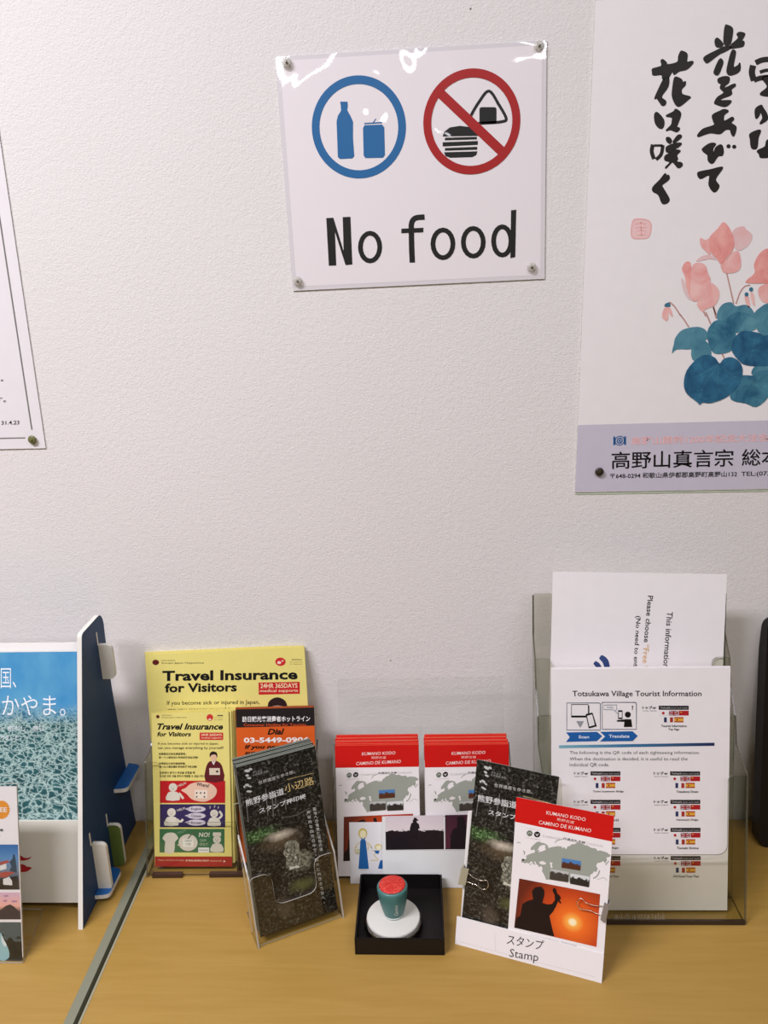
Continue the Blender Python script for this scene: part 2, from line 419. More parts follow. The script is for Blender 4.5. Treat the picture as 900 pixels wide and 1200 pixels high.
# ================================================================ wall: left notice
n_ = Page('printed_notice', .29, .42, (-.4455-.145, -.0016, 1.2463), 0, 0, 0, .0006, paper((234, 229, 229)))
n_.part('border_line'); n_.crop(0, 190, 3.43)
G = (120, 116, 112)
n_.polyL([(.1308, .023), (.1325, .023), (.1325, .40), (.1308, .40)], G, 1)
n_.polyL([(-.13, .0125), (.122, .0125), (.122, .0140), (-.13, .0140)], G, 1)
n_.polyL([(-.1325, .023), (-.1308, .023), (-.1308, .40), (-.1325, .40)], G, 1)
n_.polyL([(-.13, .405), (.122, .405), (.122, .4065), (-.13, .4065)], G, 1)
n_.part('lettering').text('ます。', -60, 862, 14, 882, DK, 2, .01, dy=-1).text('ます。', -50, 945, 24, 966, DK, 2, .01, dy=-1).text('31.4.23', 6, 1040, 78, 1056, DK, 2, .01, dy=-2)
n_.finish('white printed notice with a thin grey border, cut by the left frame edge', 'notice')
pushpin(38.3, 515, .0026, 'clear green-tinged pushpin in the corner of the bordered notice', dark=plain('green_pin_plastic', (112, 112, 70), .25))

# ================================================================ wall: poster
def wash(name, c0, c1, sc_=30):
    x = N(name); n = x.noise(x.coord('Object'), sc_, 4, .6, .8)
    x.color(x.ramp(n, [(.32, c0), (.68, c1)])); x.rough(.5); return x.m
PK = wash('watercolour_pink', (236, 158, 152), (244, 198, 190), 40); PK2 = wash('watercolour_pale_pink', (236, 186, 182), (232, 204, 202), 40)
PK3 = wash('watercolour_deep_pink', (228, 134, 128), (244, 178, 168), 40)
TL_ = wash('watercolour_teal', (58, 118, 140), (98, 152, 166), 45); TD = wash('watercolour_blue', (20, 72, 108), (52, 118, 150), 45); TM = wash('watercolour_mid_blue', (34, 92, 122), (80, 142, 160), 45)
BS = wash('brush_ink', (20, 14, 9), (30, 22, 15), 60)
Page('poster_back', 0.363, .56, (.1935+.181, -.0008, 1.1765), t=.0005, mat=paper((196, 208, 184))).finish('pale green backing sheet peeking out under the flower poster', 'sheet')
p = Page('wall_poster', .36, .5705, (.1925+.18, -.0019, 1.1795), 0, 0, 0, .0006, paper((242, 236, 234)))
p.part('hanging_strip').polyL([(-.18, .5205), (.18, .5235), (.18, .5705), (-.18, .5705)], (206, 198, 206), 2)
p.part('calligraphy').crop(750, 20, 6)
for q in ([(90,365),(150,345),(148,308),(160,300),(182,318),(195,335),(262,318),(272,275),(285,245),(300,242),(330,262),(328,315),(365,312),(370,325),(330,365),(275,380),(240,403),(232,380),(215,400),(195,430),(160,435),(152,405),(95,408),(88,385)],
          [(172,430),(200,428),(195,490),(150,560),(178,590),(178,612),(155,620),(120,572),(104,572),(130,510)],
          [(242,430),(262,425),(290,440),(300,460),(318,455),(315,480),(290,510),(298,545),(352,562),(335,582),(280,625),(252,615),(228,560),(230,500)],
          [(600,62),(612,58),(645,75),(650,110),(635,185),(608,200),(590,180),(592,110)], [(528,165),(545,150),(582,190),(565,210),(535,205)],
          [(640,197),(690,150),(682,122),(700,108),(735,118),(722,150),(712,165),(730,175),(722,205),(670,215),(640,218)],
          [(453,282),(540,235),(600,208),(640,214),(600,240),(550,265),(480,318),(460,315)], [(523,375),(560,297),(582,315),(570,360),(548,405),(525,400)],
          [(645,240),(668,240),(668,270),(655,352),(690,340),(701,325),(698,380),(640,408),(612,390),(618,335)],
          [(550,435),(590,420),(625,425),(622,460),(600,480),(592,502),(660,472),(668,485),(640,510),(640,545),(575,572),(568,588),(640,590),(600,628),(535,612),(525,600),(545,565),(590,532),(565,500),(570,470),(552,460)],
          [(860,430),(910,420),(960,470),(960,550),(845,545),(895,490)]): p.poly(q, BS, 2, 2).stroke(q, 9, BS, 3, True)
p.stroke([(795,340),(786,390),(800,448)], 44, BS, 2).stroke([(812,322),(860,302),(915,300),(960,330)], 38, BS, 2).stroke([(842,388),(880,376),(930,372)], 24, BS, 2).stroke([(800,445),(850,428),(930,420)], 34, BS, 3)
p.crop(750, 120, 6)
for q in ([(105,78),(120,72),(150,100),(168,135),(160,178),(135,180),(110,150),(102,110)],
          [(183,95),(235,66),(250,48),(282,70),(283,100),(265,150),(258,172),(278,184),(258,207),(215,192),(183,198),(218,160),(226,130),(224,105)],
          [(185,250),(205,248),(222,270),(210,288),(190,275)], [(232,278),(262,235),(286,230),(288,248),(250,278)],
          [(183,335),(188,312),(240,290),(290,288),(268,315),(235,330),(282,340),(258,370),(264,400),(252,416),(290,425),(295,445),(270,460),(245,435),(225,420),(185,460),(180,455),(210,420),(175,405),(178,375),(215,355),(190,350)],
          [(175,502),(185,515),(200,512),(203,540),(160,575),(155,592),(205,685),(160,712),(130,650),(92,625),(92,595),(140,545)],
          [(510,90),(560,62),(592,50),(620,62),(590,90),(592,132),(645,105),(658,120),(640,145),(675,175),(660,235),(645,225),(632,192),(600,192),(560,220),(490,215),(405,240),(440,190),(520,160),(515,130)],
          [(440,325),(490,290),(530,292),(512,325),(515,362),(535,315),(572,300),(585,340),(578,372),(548,378),(510,428),(480,410),(475,370),(445,345)],
          [(405,500),(420,488),(500,472),(570,455),(576,470),(530,540),(555,590),(522,630),(485,582),(487,512),(430,535),(410,522)],
          [(810,50),(850,20),(865,40),(890,80),(895,120),(850,150),(845,142),(862,110),(848,68),(835,95),(815,112)],
          [(775,220),(845,195),(830,250),(820,320),(785,320),(775,260)], [(825,340),(878,312),(890,270),(920,270),(930,370),(852,388),(838,362)]): p.poly(q, BS, 2, 2).stroke(q, 8, BS, 3, True)
p.stroke([(90,296),(82,345),(98,398)], 28, BS, 2).stroke([(98,303),(158,303)], 16, BS, 3, sm=False).stroke([(160,300),(148,365),(112,402)], 24, BS, 3)
p.ell(622, 309, 15, 15, BS, 2, 14).ell(662, 312, 15, 14, BS, 2, 14)
p.part('red_seal').crop(670, 240, 3.333)
SEAL = (240, 178, 172)
p.poly([(238,65),(262,55),(300,62),(310,85),(300,125),(268,132),(234,124)], (240, 200, 196), 1, 2).stroke([(238,65),(262,55),(300,62),(310,85),(300,125),(268,132),(234,124)], 4, SEAL, 2, True)
for q in ([(248,75),(270,70),(290,76)], [(250,90),(292,88)], [(252,105),(272,98),(292,106)], [(256,118),(290,116)], [(270,68),(272,122)]): p.stroke(q, 3, SEAL, 2, sm=False)
p.part('cyclamen_painting').crop(770, 255, 6.923)
ST = (196, 150, 140)
for q in ([(562,440),(590,560),(622,700)], [(640,700),(672,610),(710,560),(755,548)], [(100,685),(140,720),(190,795)], [(365,740),(395,800)], [(455,720),(480,790)]): p.stroke(q, 11, ST, 2)
for q, mt, lv in (([(610,118),(650,80),(705,72),(720,95),(765,130),(768,180),(725,238),(660,270),(625,230)], PK2, 3),
    ([(348,165),(390,182),(425,175),(432,300),(395,275),(355,230)], PK, 3), ([(315,355),(360,312),(430,305),(485,345),(430,335),(370,348)], PK2, 3),
    ([(560,340),(620,275),(665,285),(680,370),(670,420),(620,447),(540,445),(515,375)], PK, 4),
    ([(540,35),(600,110),(625,200),(610,270),(560,330),(520,378),(480,330),(440,290),(420,220),(430,150),(490,90)], PK3, 5),
    ([(200,420),(225,365),(260,358),(276,400),(274,640),(240,600),(225,480)], PK3, 3), ([(195,500),(215,510),(262,640),(262,668),(215,600)], PK2, 4),
    ([(325,685),(400,560),(440,530),(490,570),(505,630),(470,710),(400,740),(370,765),(335,730)], PK, 4),
    ([(280,400),(330,365),(390,385),(410,450),(432,500),(420,560),(370,640),(320,677),(272,660),(270,560)], PK, 5),
    ([(820,580),(860,545),(930,545),(920,680),(870,690),(830,650)], PK, 3), ([(715,525),(790,450),(785,380),(830,290),(900,250),(970,300),(960,520),(860,533)], PK3, 4),
    ([(42,810),(45,765),(65,728),(105,730),(128,800),(110,795),(95,770),(82,840)], PK, 3), ([(65,700),(100,688),(105,722),(62,722)], TM, 4),
    ([(708,640),(740,640),(755,715),(735,725)], PK, 3), ([(758,600),(788,635),(790,720),(765,670)], PK, 3)): p.poly(q, mt, lv, 3)
p.ell(724, 623, 16, 18, TM, 5, 12).ell(762, 582, 16, 18, TM, 5, 12)
p.crop(770, 350, 6.923)
p.stroke([(188,130),(225,180),(258,232)], 11, ST, 2).stroke([(395,110),(435,205)], 12, ST, 2).stroke([(455,70),(480,160)], 12, ST, 2).stroke([(520,430),(545,485)], 12, ST, 2)
for q, mt, lv in (([(120,445),(135,370),(150,312),(210,250),(330,228),(400,262),(405,330),(330,365),(280,410),(160,412)], TL_, 3),
    ([(490,170),(488,110),(530,45),(600,28),(640,62),(720,50),(785,110),(800,250),(640,270),(560,185)], TL_, 3), ([(560,180),(640,110),(760,130),(700,180),(650,280)], TM, 4),
    ([(785,120),(850,60),(900,40),(1000,60),(1000,290),(850,290),(785,200)], TL_, 4),
    ([(405,310),(412,250),(440,205),(480,175),(560,182),(612,220),(640,300),(620,400),(560,440),(470,445),(430,400)], TM, 5),
    ([(275,435),(300,370),(370,335),(420,370),(440,440),(420,490),(300,505)], TL_, 4), ([(765,610),(790,550),(900,510),(970,520),(970,600),(820,620)], TL_, 4),
    ([(680,640),(700,620),(780,622),(810,595),(900,580),(970,650),(900,800),(805,878),(720,850),(620,830),(590,790),(640,720)], TM, 5),
    ([(600,400),(640,300),(700,262),(820,275),(870,300),(970,300),(970,520),(740,543),(650,490)], TD, 6),
    ([(215,690),(240,580),(330,480),(410,455),(470,480),(505,525),(540,487),(610,475),(680,530),(690,620),(650,720),(560,800),(440,845),(370,842),(345,860),(320,835),(240,770)], TD, 7)): p.poly(q, mt, lv, 3)
for q in ([(500,525),(450,600),(380,700),(340,800)], [(500,525),(490,640),(500,760)], [(500,525),(420,580),(300,640)], [(510,530),(580,600),(640,640)], [(800,290),(780,380),(760,470)], [(800,640),(790,720),(800,840)], [(800,640),(720,760),(700,800)]):
    p.stroke(q, 5, TM, 8, taper=True)
p.crop(0, 0, 1); a = p.L((680, 498)); b = p.L((900, 492))
p.part('title_band').polyL([(-.18, .0005), (.18, .0005), (.18, b[1]), (-.18, a[1])], (204, 198, 210), 1)
p.part('lettering').crop(670, 240, 3.333)
EMB = (40, 96, 150)
p.ring((187, 921), .0048, .0058, EMB, 3, 24).ring((187, 921), .0022, .0036, EMB, 3, 20).ell(187, 921, 4, 5, EMB, 3, 12).stroke([(166,905),(166,938)], 8, EMB, 3, sm=False).stroke([(208,904),(208,937)], 8, EMB, 3, sm=False)
p.text('高野山開創1200年記念大法会', 232, 906, 768, 938, (240, 190, 190), 3, .02, dy=-14)
p.text('高野山真言宗', 155, 964, 630, 1032, INK, 3, .008, dy=-10)
p.text('総本山金剛峯寺', 664, 954, 1200, 1020, INK, 3, .008, dy=-12)
p.text('〒648-0294 和歌山県伊都郡高野町高野山132', 150, 1048, 645, 1070, DK, 3, .012, dy=-8).text('TEL:(0736)56-2011', 662, 1042, 905, 1064, DK, 3, .012, dy=-4)
p.finish('large white poster with brush calligraphy and a watercolour cyclamen', 'poster')
pushpin(702.1, 552.6, .0028, 'dark brown pin head beside the address on the flower poster', dark=plain('dark_pin', (58, 48, 36), .4))

# ================================================================ black case at the right edge
r = empty('black_case', (.532, -.062, ZT), 0); tag(r, 'black flat upright case leaning on the wall at the right frame edge', 'case')
BLK = plain('black_plastic', (22, 17, 17), .5)
a_ = rad(9); F1, F2, FN = (1, 0, 0), (0, math.sin(a_), math.cos(a_)), (0, -math.cos(a_), math.sin(a_))
MB().prism(rounded([(-.1, 0), (.1, 0), (.1, .30), (-.1, .30)], .014), (0, 0, 0), F1, F2, FN, .022).build('shell', BLK, r)
MB().prism(rounded([(-.085, .02), (.085, .02), (.085, .28), (-.085, .28)], .01), (0, -.0006*math.cos(a_), .0006*math.sin(a_)), F1, F2, FN, .0006).build('front_panel', plain('black_gloss_panel', (14, 12, 12), .2), r)
# ================================================================ picture materials (flat prints)
def pic(name):
    x = N(name); x.rough(.35); u = x.n('ShaderNodeUVMap').outputs[0]; return x, u
def sea():
    x, u = pic('sea_photo_print'); X, Y, _ = x.sep(u)
    wob = x.noise(u, 4, 3)
    top = x.mix(x.noise(u, 7, 4), lin((40, 128, 190)), lin((110, 178, 208)))
    sc1 = x.n('ShaderNodeCombineXYZ'); pers = x.math('ADD', .35, x.math('MULTIPLY', Y, 1.9))
    x.put(sc1.inputs[0], x.math('MULTIPLY', x.math('SUBTRACT', X, .5), pers)); x.put(sc1.inputs[1], x.math('MULTIPLY', x.math('MULTIPLY', Y, Y), 2.6))
    d = x.n('ShaderNodeVectorMath', operation='ADD'); x.put(d.inputs[0], sc1.outputs[0])
    nz = x.n('ShaderNodeTexNoise'); x.put(nz.inputs['Vector'], sc1.outputs[0]); nz.inputs['Scale'].default_value = 17; nz.inputs['Detail'].default_value = 3
    sv = x.n('ShaderNodeVectorMath', operation='SCALE'); x.put(sv.inputs[0], nz.outputs[1]); sv.inputs[3].default_value = .075; x.put(d.inputs[1], sv.outputs[0])
    vo = x.n('ShaderNodeTexVoronoi', feature='DISTANCE_TO_EDGE'); x.put(vo.inputs['Vector'], d.outputs[0]); vo.inputs['Scale'].default_value = 19
    vo2 = x.n('ShaderNodeTexVoronoi', feature='DISTANCE_TO_EDGE'); x.put(vo2.inputs['Vector'], d.outputs[0]); vo2.inputs['Scale'].default_value = 9
    l = x.math('MAXIMUM', x.ramp(vo.outputs[0], [(0, 1.), (.06, .35), (.16, 0.)]), x.ramp(vo2.outputs[0], [(0, 1.), (.035, .4), (.09, 0.)]))
    deep = x.mix(x.noise(u, 14, 4), lin((14, 46, 52)), lin((52, 112, 114)))
    w_ = x.mix(x.math('MULTIPLY', l, .9), deep, lin((196, 222, 214)))
    f = x.math('DIVIDE', x.math('SUBTRACT', x.math('ADD', Y, x.math('MULTIPLY', x.math('SUBTRACT', wob, .5), .12)), .70), .1, clamp=True)
    x.color(x.mix(f, w_, top)); return x.m
def forest():
    x, u = pic('forest_trail_print'); X, Y, _ = x.sep(u)
    mp = x.n('ShaderNodeMapping'); mp.inputs[3].default_value = (1, 2.1, 1); x.put(mp.inputs[0], u); v = mp.outputs[0]
    n = x.noise(v, 26, 6, .75); n2 = x.noise(v, 5, 3)
    c = x.ramp(n, [(.40, (17, 15, 13)), (.53, (46, 43, 38)), (.62, (104, 102, 94)), (.72, (176, 176, 166))])
    c = x.mix(x.ramp(n2, [(.4, 0.), (.62, .75)]), c, lin((22, 18, 16)))
    wb = x.noise(v, 9, 4, .6)
    c = x.mix(x.math('MULTIPLY', x.blob(u, .16, .58, .30, .05, .7, wb), .85), c, x.ramp(n, [(.4, (24, 40, 20)), (.52, (74, 108, 60)), (.64, (150, 182, 124))]))
    c = x.mix(x.math('MULTIPLY', x.blob(u, .42, .51, .36, .075, .9, wb), .9), c, x.mix(n, lin((58, 48, 36)), lin((112, 96, 74))))
    c = x.mix(x.blob(u, .42, .545, .22, .035, .9, wb), c, x.mix(n, lin((150, 136, 112)), lin((232, 222, 204))))
    c = x.mix(x.math('MULTIPLY', x.blob(u, .62, .36, .20, .07, .5, wb), .9), c, x.ramp(n, [(.4, (52, 50, 42)), (.6, (150, 148, 128))]))
    c = x.mix(x.math('MULTIPLY', x.blob(u, .60, .22, .22, .045, .8, wb), .7), c, lin((92, 98, 56)))
    c = x.mix(x.math('MULTIPLY', x.blob(u, .35, .12, .12, .08, .6, wb), .5), c, lin((96, 84, 72)))
    x.color(c); x.rough(.25); return x.m
def sunset():
    x, u = pic('sunset_photo_print')
    mp = x.n('ShaderNodeMapping'); x.put(mp.inputs[0], u); X, Y, _ = x.sep(u)
    a = x.math('MULTIPLY', x.math('SUBTRACT', X, .70), 1.45); b = x.math('SUBTRACT', Y, .36)
    d = x.math('SQRT', x.math('ADD', x.math('MULTIPLY', a, a), x.math('MULTIPLY', b, b)))
    x.color(x.ramp(d, [(0, (255, 246, 214)), (.055, (255, 236, 180)), (.085, (252, 176, 76)), (.2, (240, 112, 36)), (.5, (200, 70, 26)), (1, (104, 36, 22))])); return x.m
def vista(name, sky, land, n0=.5):
    x, u = pic(name); X, Y, _ = x.sep(u); n = x.noise(u, 5, 5, .7)
    f = x.math('GREATER_THAN', x.math('ADD', Y, x.math('MULTIPLY', x.math('SUBTRACT', n, .5), 1.1)), n0)
    x.color(x.mix(f, x.mix(x.noise(u, 12, 4), lin((22, 18, 16)), lin(land)), lin(sky))); return x.m
SEA, FOREST, SUNSET = sea(), forest(), sunset()
VA = vista('valley_photo_print', (74, 128, 186), (116, 64, 40), .62); VB = vista('village_photo_print', (190, 190, 186), (90, 82, 74), .78); VC = vista('coast_photo_print', (214, 216, 214), (60, 54, 50), .66)
def gradmat(name, stops, axis=0):
    x, u = pic(name); x.color(x.ramp(x.sep(u)[axis], stops)); return x.m

# ================================================================ blue display stand with the sea booklet
BLUE = plain('blue_board', (31, 61, 100), .55); CORE = plain('white_board_core', (226, 222, 212), .7); GREEN = plain('green_board', (98, 116, 52), .6); LBLUE = plain('mid_blue_board', (36, 98, 164), .55)
SX = -.392
r = empty('display_stand', (-.5, -.11, ZT)); tag(r, 'blue and white interlocking board display stand at the left frame edge', 'display stand')
def side(x0, nm):
    pts = rounded([(-.0905, 0), (.016, .3235), (.074, .3235), (.0815, .312), (.078, .232), (.098, 0)], [0, .005, .008, .008, .05, 0], 5)
    MB().prism(pts, (x0, 0, 0), (0, 1, 0), (0, 0, 1), (1, 0, 0), .0055, 0, 1).build(nm, [BLUE, CORE], r)
side(SX+.5, 'side_panel'); side(SX+.5-.2205, 'side_panel')
LN = rad(14); E1 = (1, 0, 0); E2 = (0, math.sin(LN), math.cos(LN)); EN = (0, -math.cos(LN), math.sin(LN))
def sp(y, z): return (SX+.5-.1075, y+.11, z-ZT)
def board(nm, org, w0, z1, m, t=.004, z0=0): MB().prism(rounded([(-w0, z0), (w0, z0), (w0, z1), (-w0, z1)], .002, 2), org, E1, E2, EN, t, 0, 1).build(nm, [m, CORE], r)
board('back_panel', sp(-.148, .738), .1018, .2950, plain('white_board', (232, 228, 222), .6))
fp = MB().prism([(-.1018, 0), (.1018, 0), (.1018, .0985), (-.1018, .0985)], sp(-.1725, .7325), E1, E2, EN, .004).build('front_panel', plain('ivory_board', (222, 218, 204), .6), r)
MB().box((-.1018, -.030, -.002), (.1018, .05, .002)).build('shelf', BLUE, r).location = sp(-.115, .7345)
# tabs pushed out through the side panel, each with its slit
def tab(nm, y, z0, z1, w_, m, yl=0, t=.0055):
    return MB().prism(rounded([(0, z0-ZT), (w_, z0-ZT), (w_, z1-ZT), (0, z1-ZT)], [0, w_*.8, w_*.8, 0]), (SX+.5, y+.11, 0), (1, 0, 0), (0, yl, 1), (0, -1, 0), t, 0, 1).build(nm, [m, CORE], r)
tab('tab', -.054, .9635, 1.010, .0165, plain('ivory_board', (222, 218, 204), .6))
tab('tab', -.148, .7265, .795, .0165, plain('ivory_board', (222, 218, 204), .6))
tag(tab('tab', -.098, .722, .783, .015, GREEN), 'green tab')
def slit(y, z0, z1): MB().box((SX+.5-.0002, y+.11-.0014, z0-ZT), (SX+.5+.0004, y+.11+.0014, z1-ZT)).build('slit', CORE, r)
slit(-.054, 1.010, 1.027); slit(-.150, .795, .812); slit(-.099, .783, .800)
MB().prism(rounded([(0, -.042), (.017, -.040), (.017, .012), (0, .016)], [0, .007, .007, 0]), (SX+.5, -.025+.11, .8135-ZT), (1, 0, 0), (0, 1, 0), (0, 0, 1), .0055, 0, 1).build('tab', [LBLUE, CORE], r)
MB().prism(rounded([(0, -.04), (.017, -.038), (.017, .006), (0, .01)], [0, .007, .007, 0]), (SX+.5, -.120+.11, .7315-ZT), (1, 0, 0), (0, 1, 0), (0, 0, 1), .0055, 0, 1).build('tab', [LBLUE, CORE], r)

b = Page('tourism_booklet', .1985, .297, (SX-.1070, -.1650, .7345), 0, 14, 0, .005, paper((232, 230, 226)))
b.part('sea_photograph').polyL([(-.0985, .003), (.0985, .003), (.0985, .2952), (-.0985, .2952)], SEA, 1, [(0, 0), (1, 0), (1, 1), (0, 1)])
b.part('cover_lettering').crop(0, 700, 4.617)
WT = (240, 244, 246)
b.text('世界遺産の国、', -330, 378, 88, 492, WT, 3, -.004).text('わかやま。', -95, 530, 355, 640, WT, 3, -.004)
b.text('ホスピタリティ 癒やし、感じ', -200, 695, 238, 722, WT, 3).text('旅がはじまりました。', -120, 745, 112, 772, WT, 3)
b.finish('tourism booklet with a turquoise sea cover in the blue stand', 'booklet')
# red brush mark printed on the stand's ivory front panel
q = Page('x', .01, .01, tuple(Vector(r.location)+Vector(sp(-.1725, .7325))), 0, 14); q.part('red_logo').crop(0, 920, 5.4545)
q.poly([(60,440),(125,446),(150,462),(175,466),(203,456),(185,474),(150,482),(125,480),(60,478)], (176, 28, 34), 3, 2).poly([(70,505),(150,507),(170,520),(190,522),(204,530),(190,540),(170,553),(120,556),(70,552)], (176, 28, 34), 3, 2)
q.finish(); k = q.kids[0]; mw = q.M.copy(); bpy.data.objects.remove(q.o); k.parent = fp
k.matrix_basis = Matrix.Translation(tuple(-Vector(r.location))) @ mw
# ================================================================ small sign stand, front left
def clear_panel(mb, pts, org, e1, e2, n, t): return mb.prism(pts, org, e1, e2, n, t, 0, 1)
r = empty('sign_stand', (-.514, -.2475, ZT)); tag(r, 'small clear L-shaped acrylic sign stand in the lower left corner', 'sign stand')
a_ = rad(14); F1, F2, FN = (1, 0, 0), (0, math.sin(a_), math.cos(a_)), (0, -math.cos(a_), math.sin(a_))
clear_panel(MB(), rounded([(-.0745, 0), (.0745, 0), (.0745, .2005), (-.0745, .2005)], .002, 2), (0, -.0008, .0005), F1, F2, FN, .002).build('front_plate', [ACR, ACR_EL], r)
clear_panel(MB(), rounded([(-.0745, 0), (.0745, 0), (.0625, .078), (-.0745, .078)], .003, 3), (0, -.001, .0022), (1, 0, 0), (0, 1, 0), (0, 0, 1), .002).build('foot', [ACR, ACR_EL], r)
c = Page('photo_card', .144, .192, (-.5135, -.2440, ZT+.004), 0, 14, 0, .0006, paper((238, 232, 234)))
c.part('badge').crop(0, 920, 5.4545)
star = [(8+(57 if i % 2 else 51)*math.cos(2*math.pi*i/40), 158+(62 if i % 2 else 56)*math.sin(2*math.pi*i/40)) for i in range(40)]
c.poly(star, (232, 152, 60), 1).text('FREE', -48, 142, 45, 172, (244, 240, 236), 2, .02)
c.part('lettering').text('online', -95, 272, 22, 296, DK, 2, .02).text('guide', -90, 312, 2, 334, DK, 2, .01)
xr = .0712
def band(nm, y0, y1, mats):
    z0 = c.L((60, y1))[1]; z1 = c.L((60, y0))[1]
    c.part(nm).polyL([(-xr, z0), (xr, z0), (xr, z1), (-xr, z1)], mats, 1, [(0, 0), (1, 0), (1, 1), (0, 1)])
band('temple_photograph', 380, 668, gradmat('sky_photo_print', [(0, (58, 60, 62)), (.22, (70, 66, 66)), (.42, (120, 132, 150)), (.7, (96, 142, 190)), (1, (58, 108, 172))], 1))
band('sunset_rock_photograph', 686, 858, gradmat('dusk_photo_print', [(0, (60, 56, 60)), (.3, (86, 74, 78)), (.5, (236, 176, 160)), (1, (214, 178, 200))], 1))
band('waterfall_photograph', 876, 1128, vista('waterfall_photo_print', (78, 92, 96), (30, 40, 40), .6))
c.part('temple_photograph')
for qq in ([(0,492),(45,480),(68,488),(40,500),(0,515)], [(0,560),(40,552),(100,556),(60,575),(40,590),(0,588)]): c.poly(qq, (176, 84, 72), 2)
c.poly([(0,505),(40,500),(42,535),(0,545)], (226, 222, 220), 2).poly([(20,600),(60,585),(78,612),(80,640),(22,636)], (220, 218, 216), 3)
c.poly([(62,492),(80,470),(84,445),(92,440),(100,470),(106,520),(108,560),(60,548),(74,520)], (62, 78, 92), 2).poly([(0,600),(112,580),(114,668),(0,668)], (52, 50, 50), 1)
c.part('sunset_rock_photograph').poly([(0,800),(40,770),(66,762),(90,776),(120,805),(124,858),(0,858)], (62, 54, 58), 2).poly([(20,705),(50,702),(58,712),(30,714)], (176, 132, 160), 2).poly([(70,738),(108,736),(112,748),(80,750)], (176, 132, 160), 2).poly([(20,735),(44,732),(46,744),(24,746)], (180, 130, 156), 2)
c.part('waterfall_photograph').poly([(0,950),(14,960),(34,1010),(52,1040),(60,1100),(0,1120)], (150, 190, 196), 2, 2).poly([(10,960),(24,985),(44,1020),(30,1030),(12,1000)], (214, 224, 226), 3, 2).poly([(50,985),(80,980),(128,1090),(130,1128),(90,1120),(66,1040)], (34, 36, 34), 3, 2)
c.finish('white FREE card with three travel photos on the clear stand', 'card')

# ================================================================ brochure holders (clear acrylic)
def holder(name, loc, yaw, lean, w_, back_h, side_h, lip_h, cut_h, cut_w, depth, label, acr=ACR, foot=.05, rim=ACR_E, soft=.012, back_w=None):
    """leaning pocket: front panel with a cut-out, stepped sides, back panel, floor and a rear foot; origin = foot of the front panel"""
    r = empty(name, loc, yaw); tag(r, label, 'brochure holder'); A = rad(lean)
    e1, e2, en = (1, 0, 0), (0, math.sin(A), math.cos(A)), (0, -math.cos(A), math.sin(A)); t = .0018; h = w_/2
    f = [(-h, 0), (h, 0), (h, lip_h), (cut_w/2, lip_h), (cut_w/2, cut_h), (-cut_w/2, cut_h), (-cut_w/2, lip_h), (-h, lip_h)]
    clear_panel(MB(), rounded(f, [0, 0, .006, soft, soft, soft, soft, .006]), (0, 0, 0), e1, e2, en, t).build('front_panel', [acr, rim], r)
    def P(s_, d): return (s_*math.sin(A)+d*math.cos(A), s_*math.cos(A)-d*math.sin(A))     # (y, z) at height s_ up the lean, d behind the front
    B = depth
    base = (B/math.cos(A), 0)
    clear_panel(MB(), [(-h, 0), (h, 0), (h, side_h), ((back_w or w_)/2, side_h+.006), ((back_w or w_)/2, back_h), (-(back_w or w_)/2, back_h), (-(back_w or w_)/2, side_h+.006), (-h, side_h)], (0, base[0], base[1]), e1, e2, en, t).build('back_panel', [ACR_C, ACR_RC] if back_w else [acr, rim], r)
    for sx in (-h-t, h):
        pts = [(0, 0), P(lip_h, 0), P(lip_h+.004, .004), P(side_h, B*.75), P(side_h+.012, B*.98), base]
        clear_panel(MB(), rounded(pts, [0, .004, .004, .01, .004, 0]), (sx+t, 0, 0), (0, 1, 0), (0, 0, 1), (1, 0, 0), t).build('side_panel', [acr, rim], r)
    clear_panel(MB(), [(-h+.001, .003), (h-.001, .003), (h-.001, base[0]+foot), (-h+.001, base[0]+foot)], (0, 0, .0025), (1, 0, 0), (0, 1, 0), (0, 0, 1), .002).build('bottom_panel', [acr, rim], r)
    return r
# ---- left holder: yellow and orange leaflets
YL = (228, 214, 124); YE = paper((216, 202, 112)); MAR = (140, 30, 36); KR = (60, 60, 30)
yb = (-.2872, -.1039, .728)
hl = holder('brochure_holder', (-.2365, -.1150, ZT), 0.8, 17, .2120, .185, .152, .144, .068, .176, .030, 'wide clear holder with the yellow and orange leaflets, left of centre', foot=.045)
DARKR = edge_mat('brown_acrylic_foot', (70, 48, 40), .85)  # dark brown bars for the holder's thick bottom
for u0, u1 in ((-.1, -.062), (-.028, .03), (.05, .1)):
    MB().box((u0, -.0012, 0), (u1, .004, .0055)).build('foot_bar', DARKR, hl)
for u_ in (-.001,): MB().prism([(-.0008, 0), (.0008, 0), (.0008, .11), (-.0008, .11)], (u_+.008, .002, .003), (1, 0, 0), (0, math.sin(rad(17)), math.cos(rad(17))), (0, -math.cos(rad(17)), math.sin(rad(17))), .026, 0, 1).build('divider', [ACR, ACR_E], hl)
def tiny_person(P, cx, cy, k, col, hat=False, arms=None, lv=3):
    P.ell(cx, cy, 37*k, 37*k, col, lv, 18)
    P.poly([(cx-60*k, cy+112*k), (cx-50*k, cy+60*k), (cx-28*k, cy+38*k), (cx+28*k, cy+38*k), (cx+50*k, cy+60*k), (cx+58*k, cy+112*k)], col, lv, 2)
    P.ell(cx-12*k, cy-4*k, 3, 3, DK, lv+1, 8).ell(cx+10*k, cy-4*k, 3, 3, DK, lv+1, 8).stroke([(cx-12*k, cy+12*k), (cx, cy+17*k), (cx+12*k, cy+12*k)], 2.5, DK, lv+1)
    if hat: P.rect(cx-38*k, cy-66*k, cx+38*k, cy-30*k, col, lv, 8)
    if arms: P.stroke(arms, 20*k, col, lv)
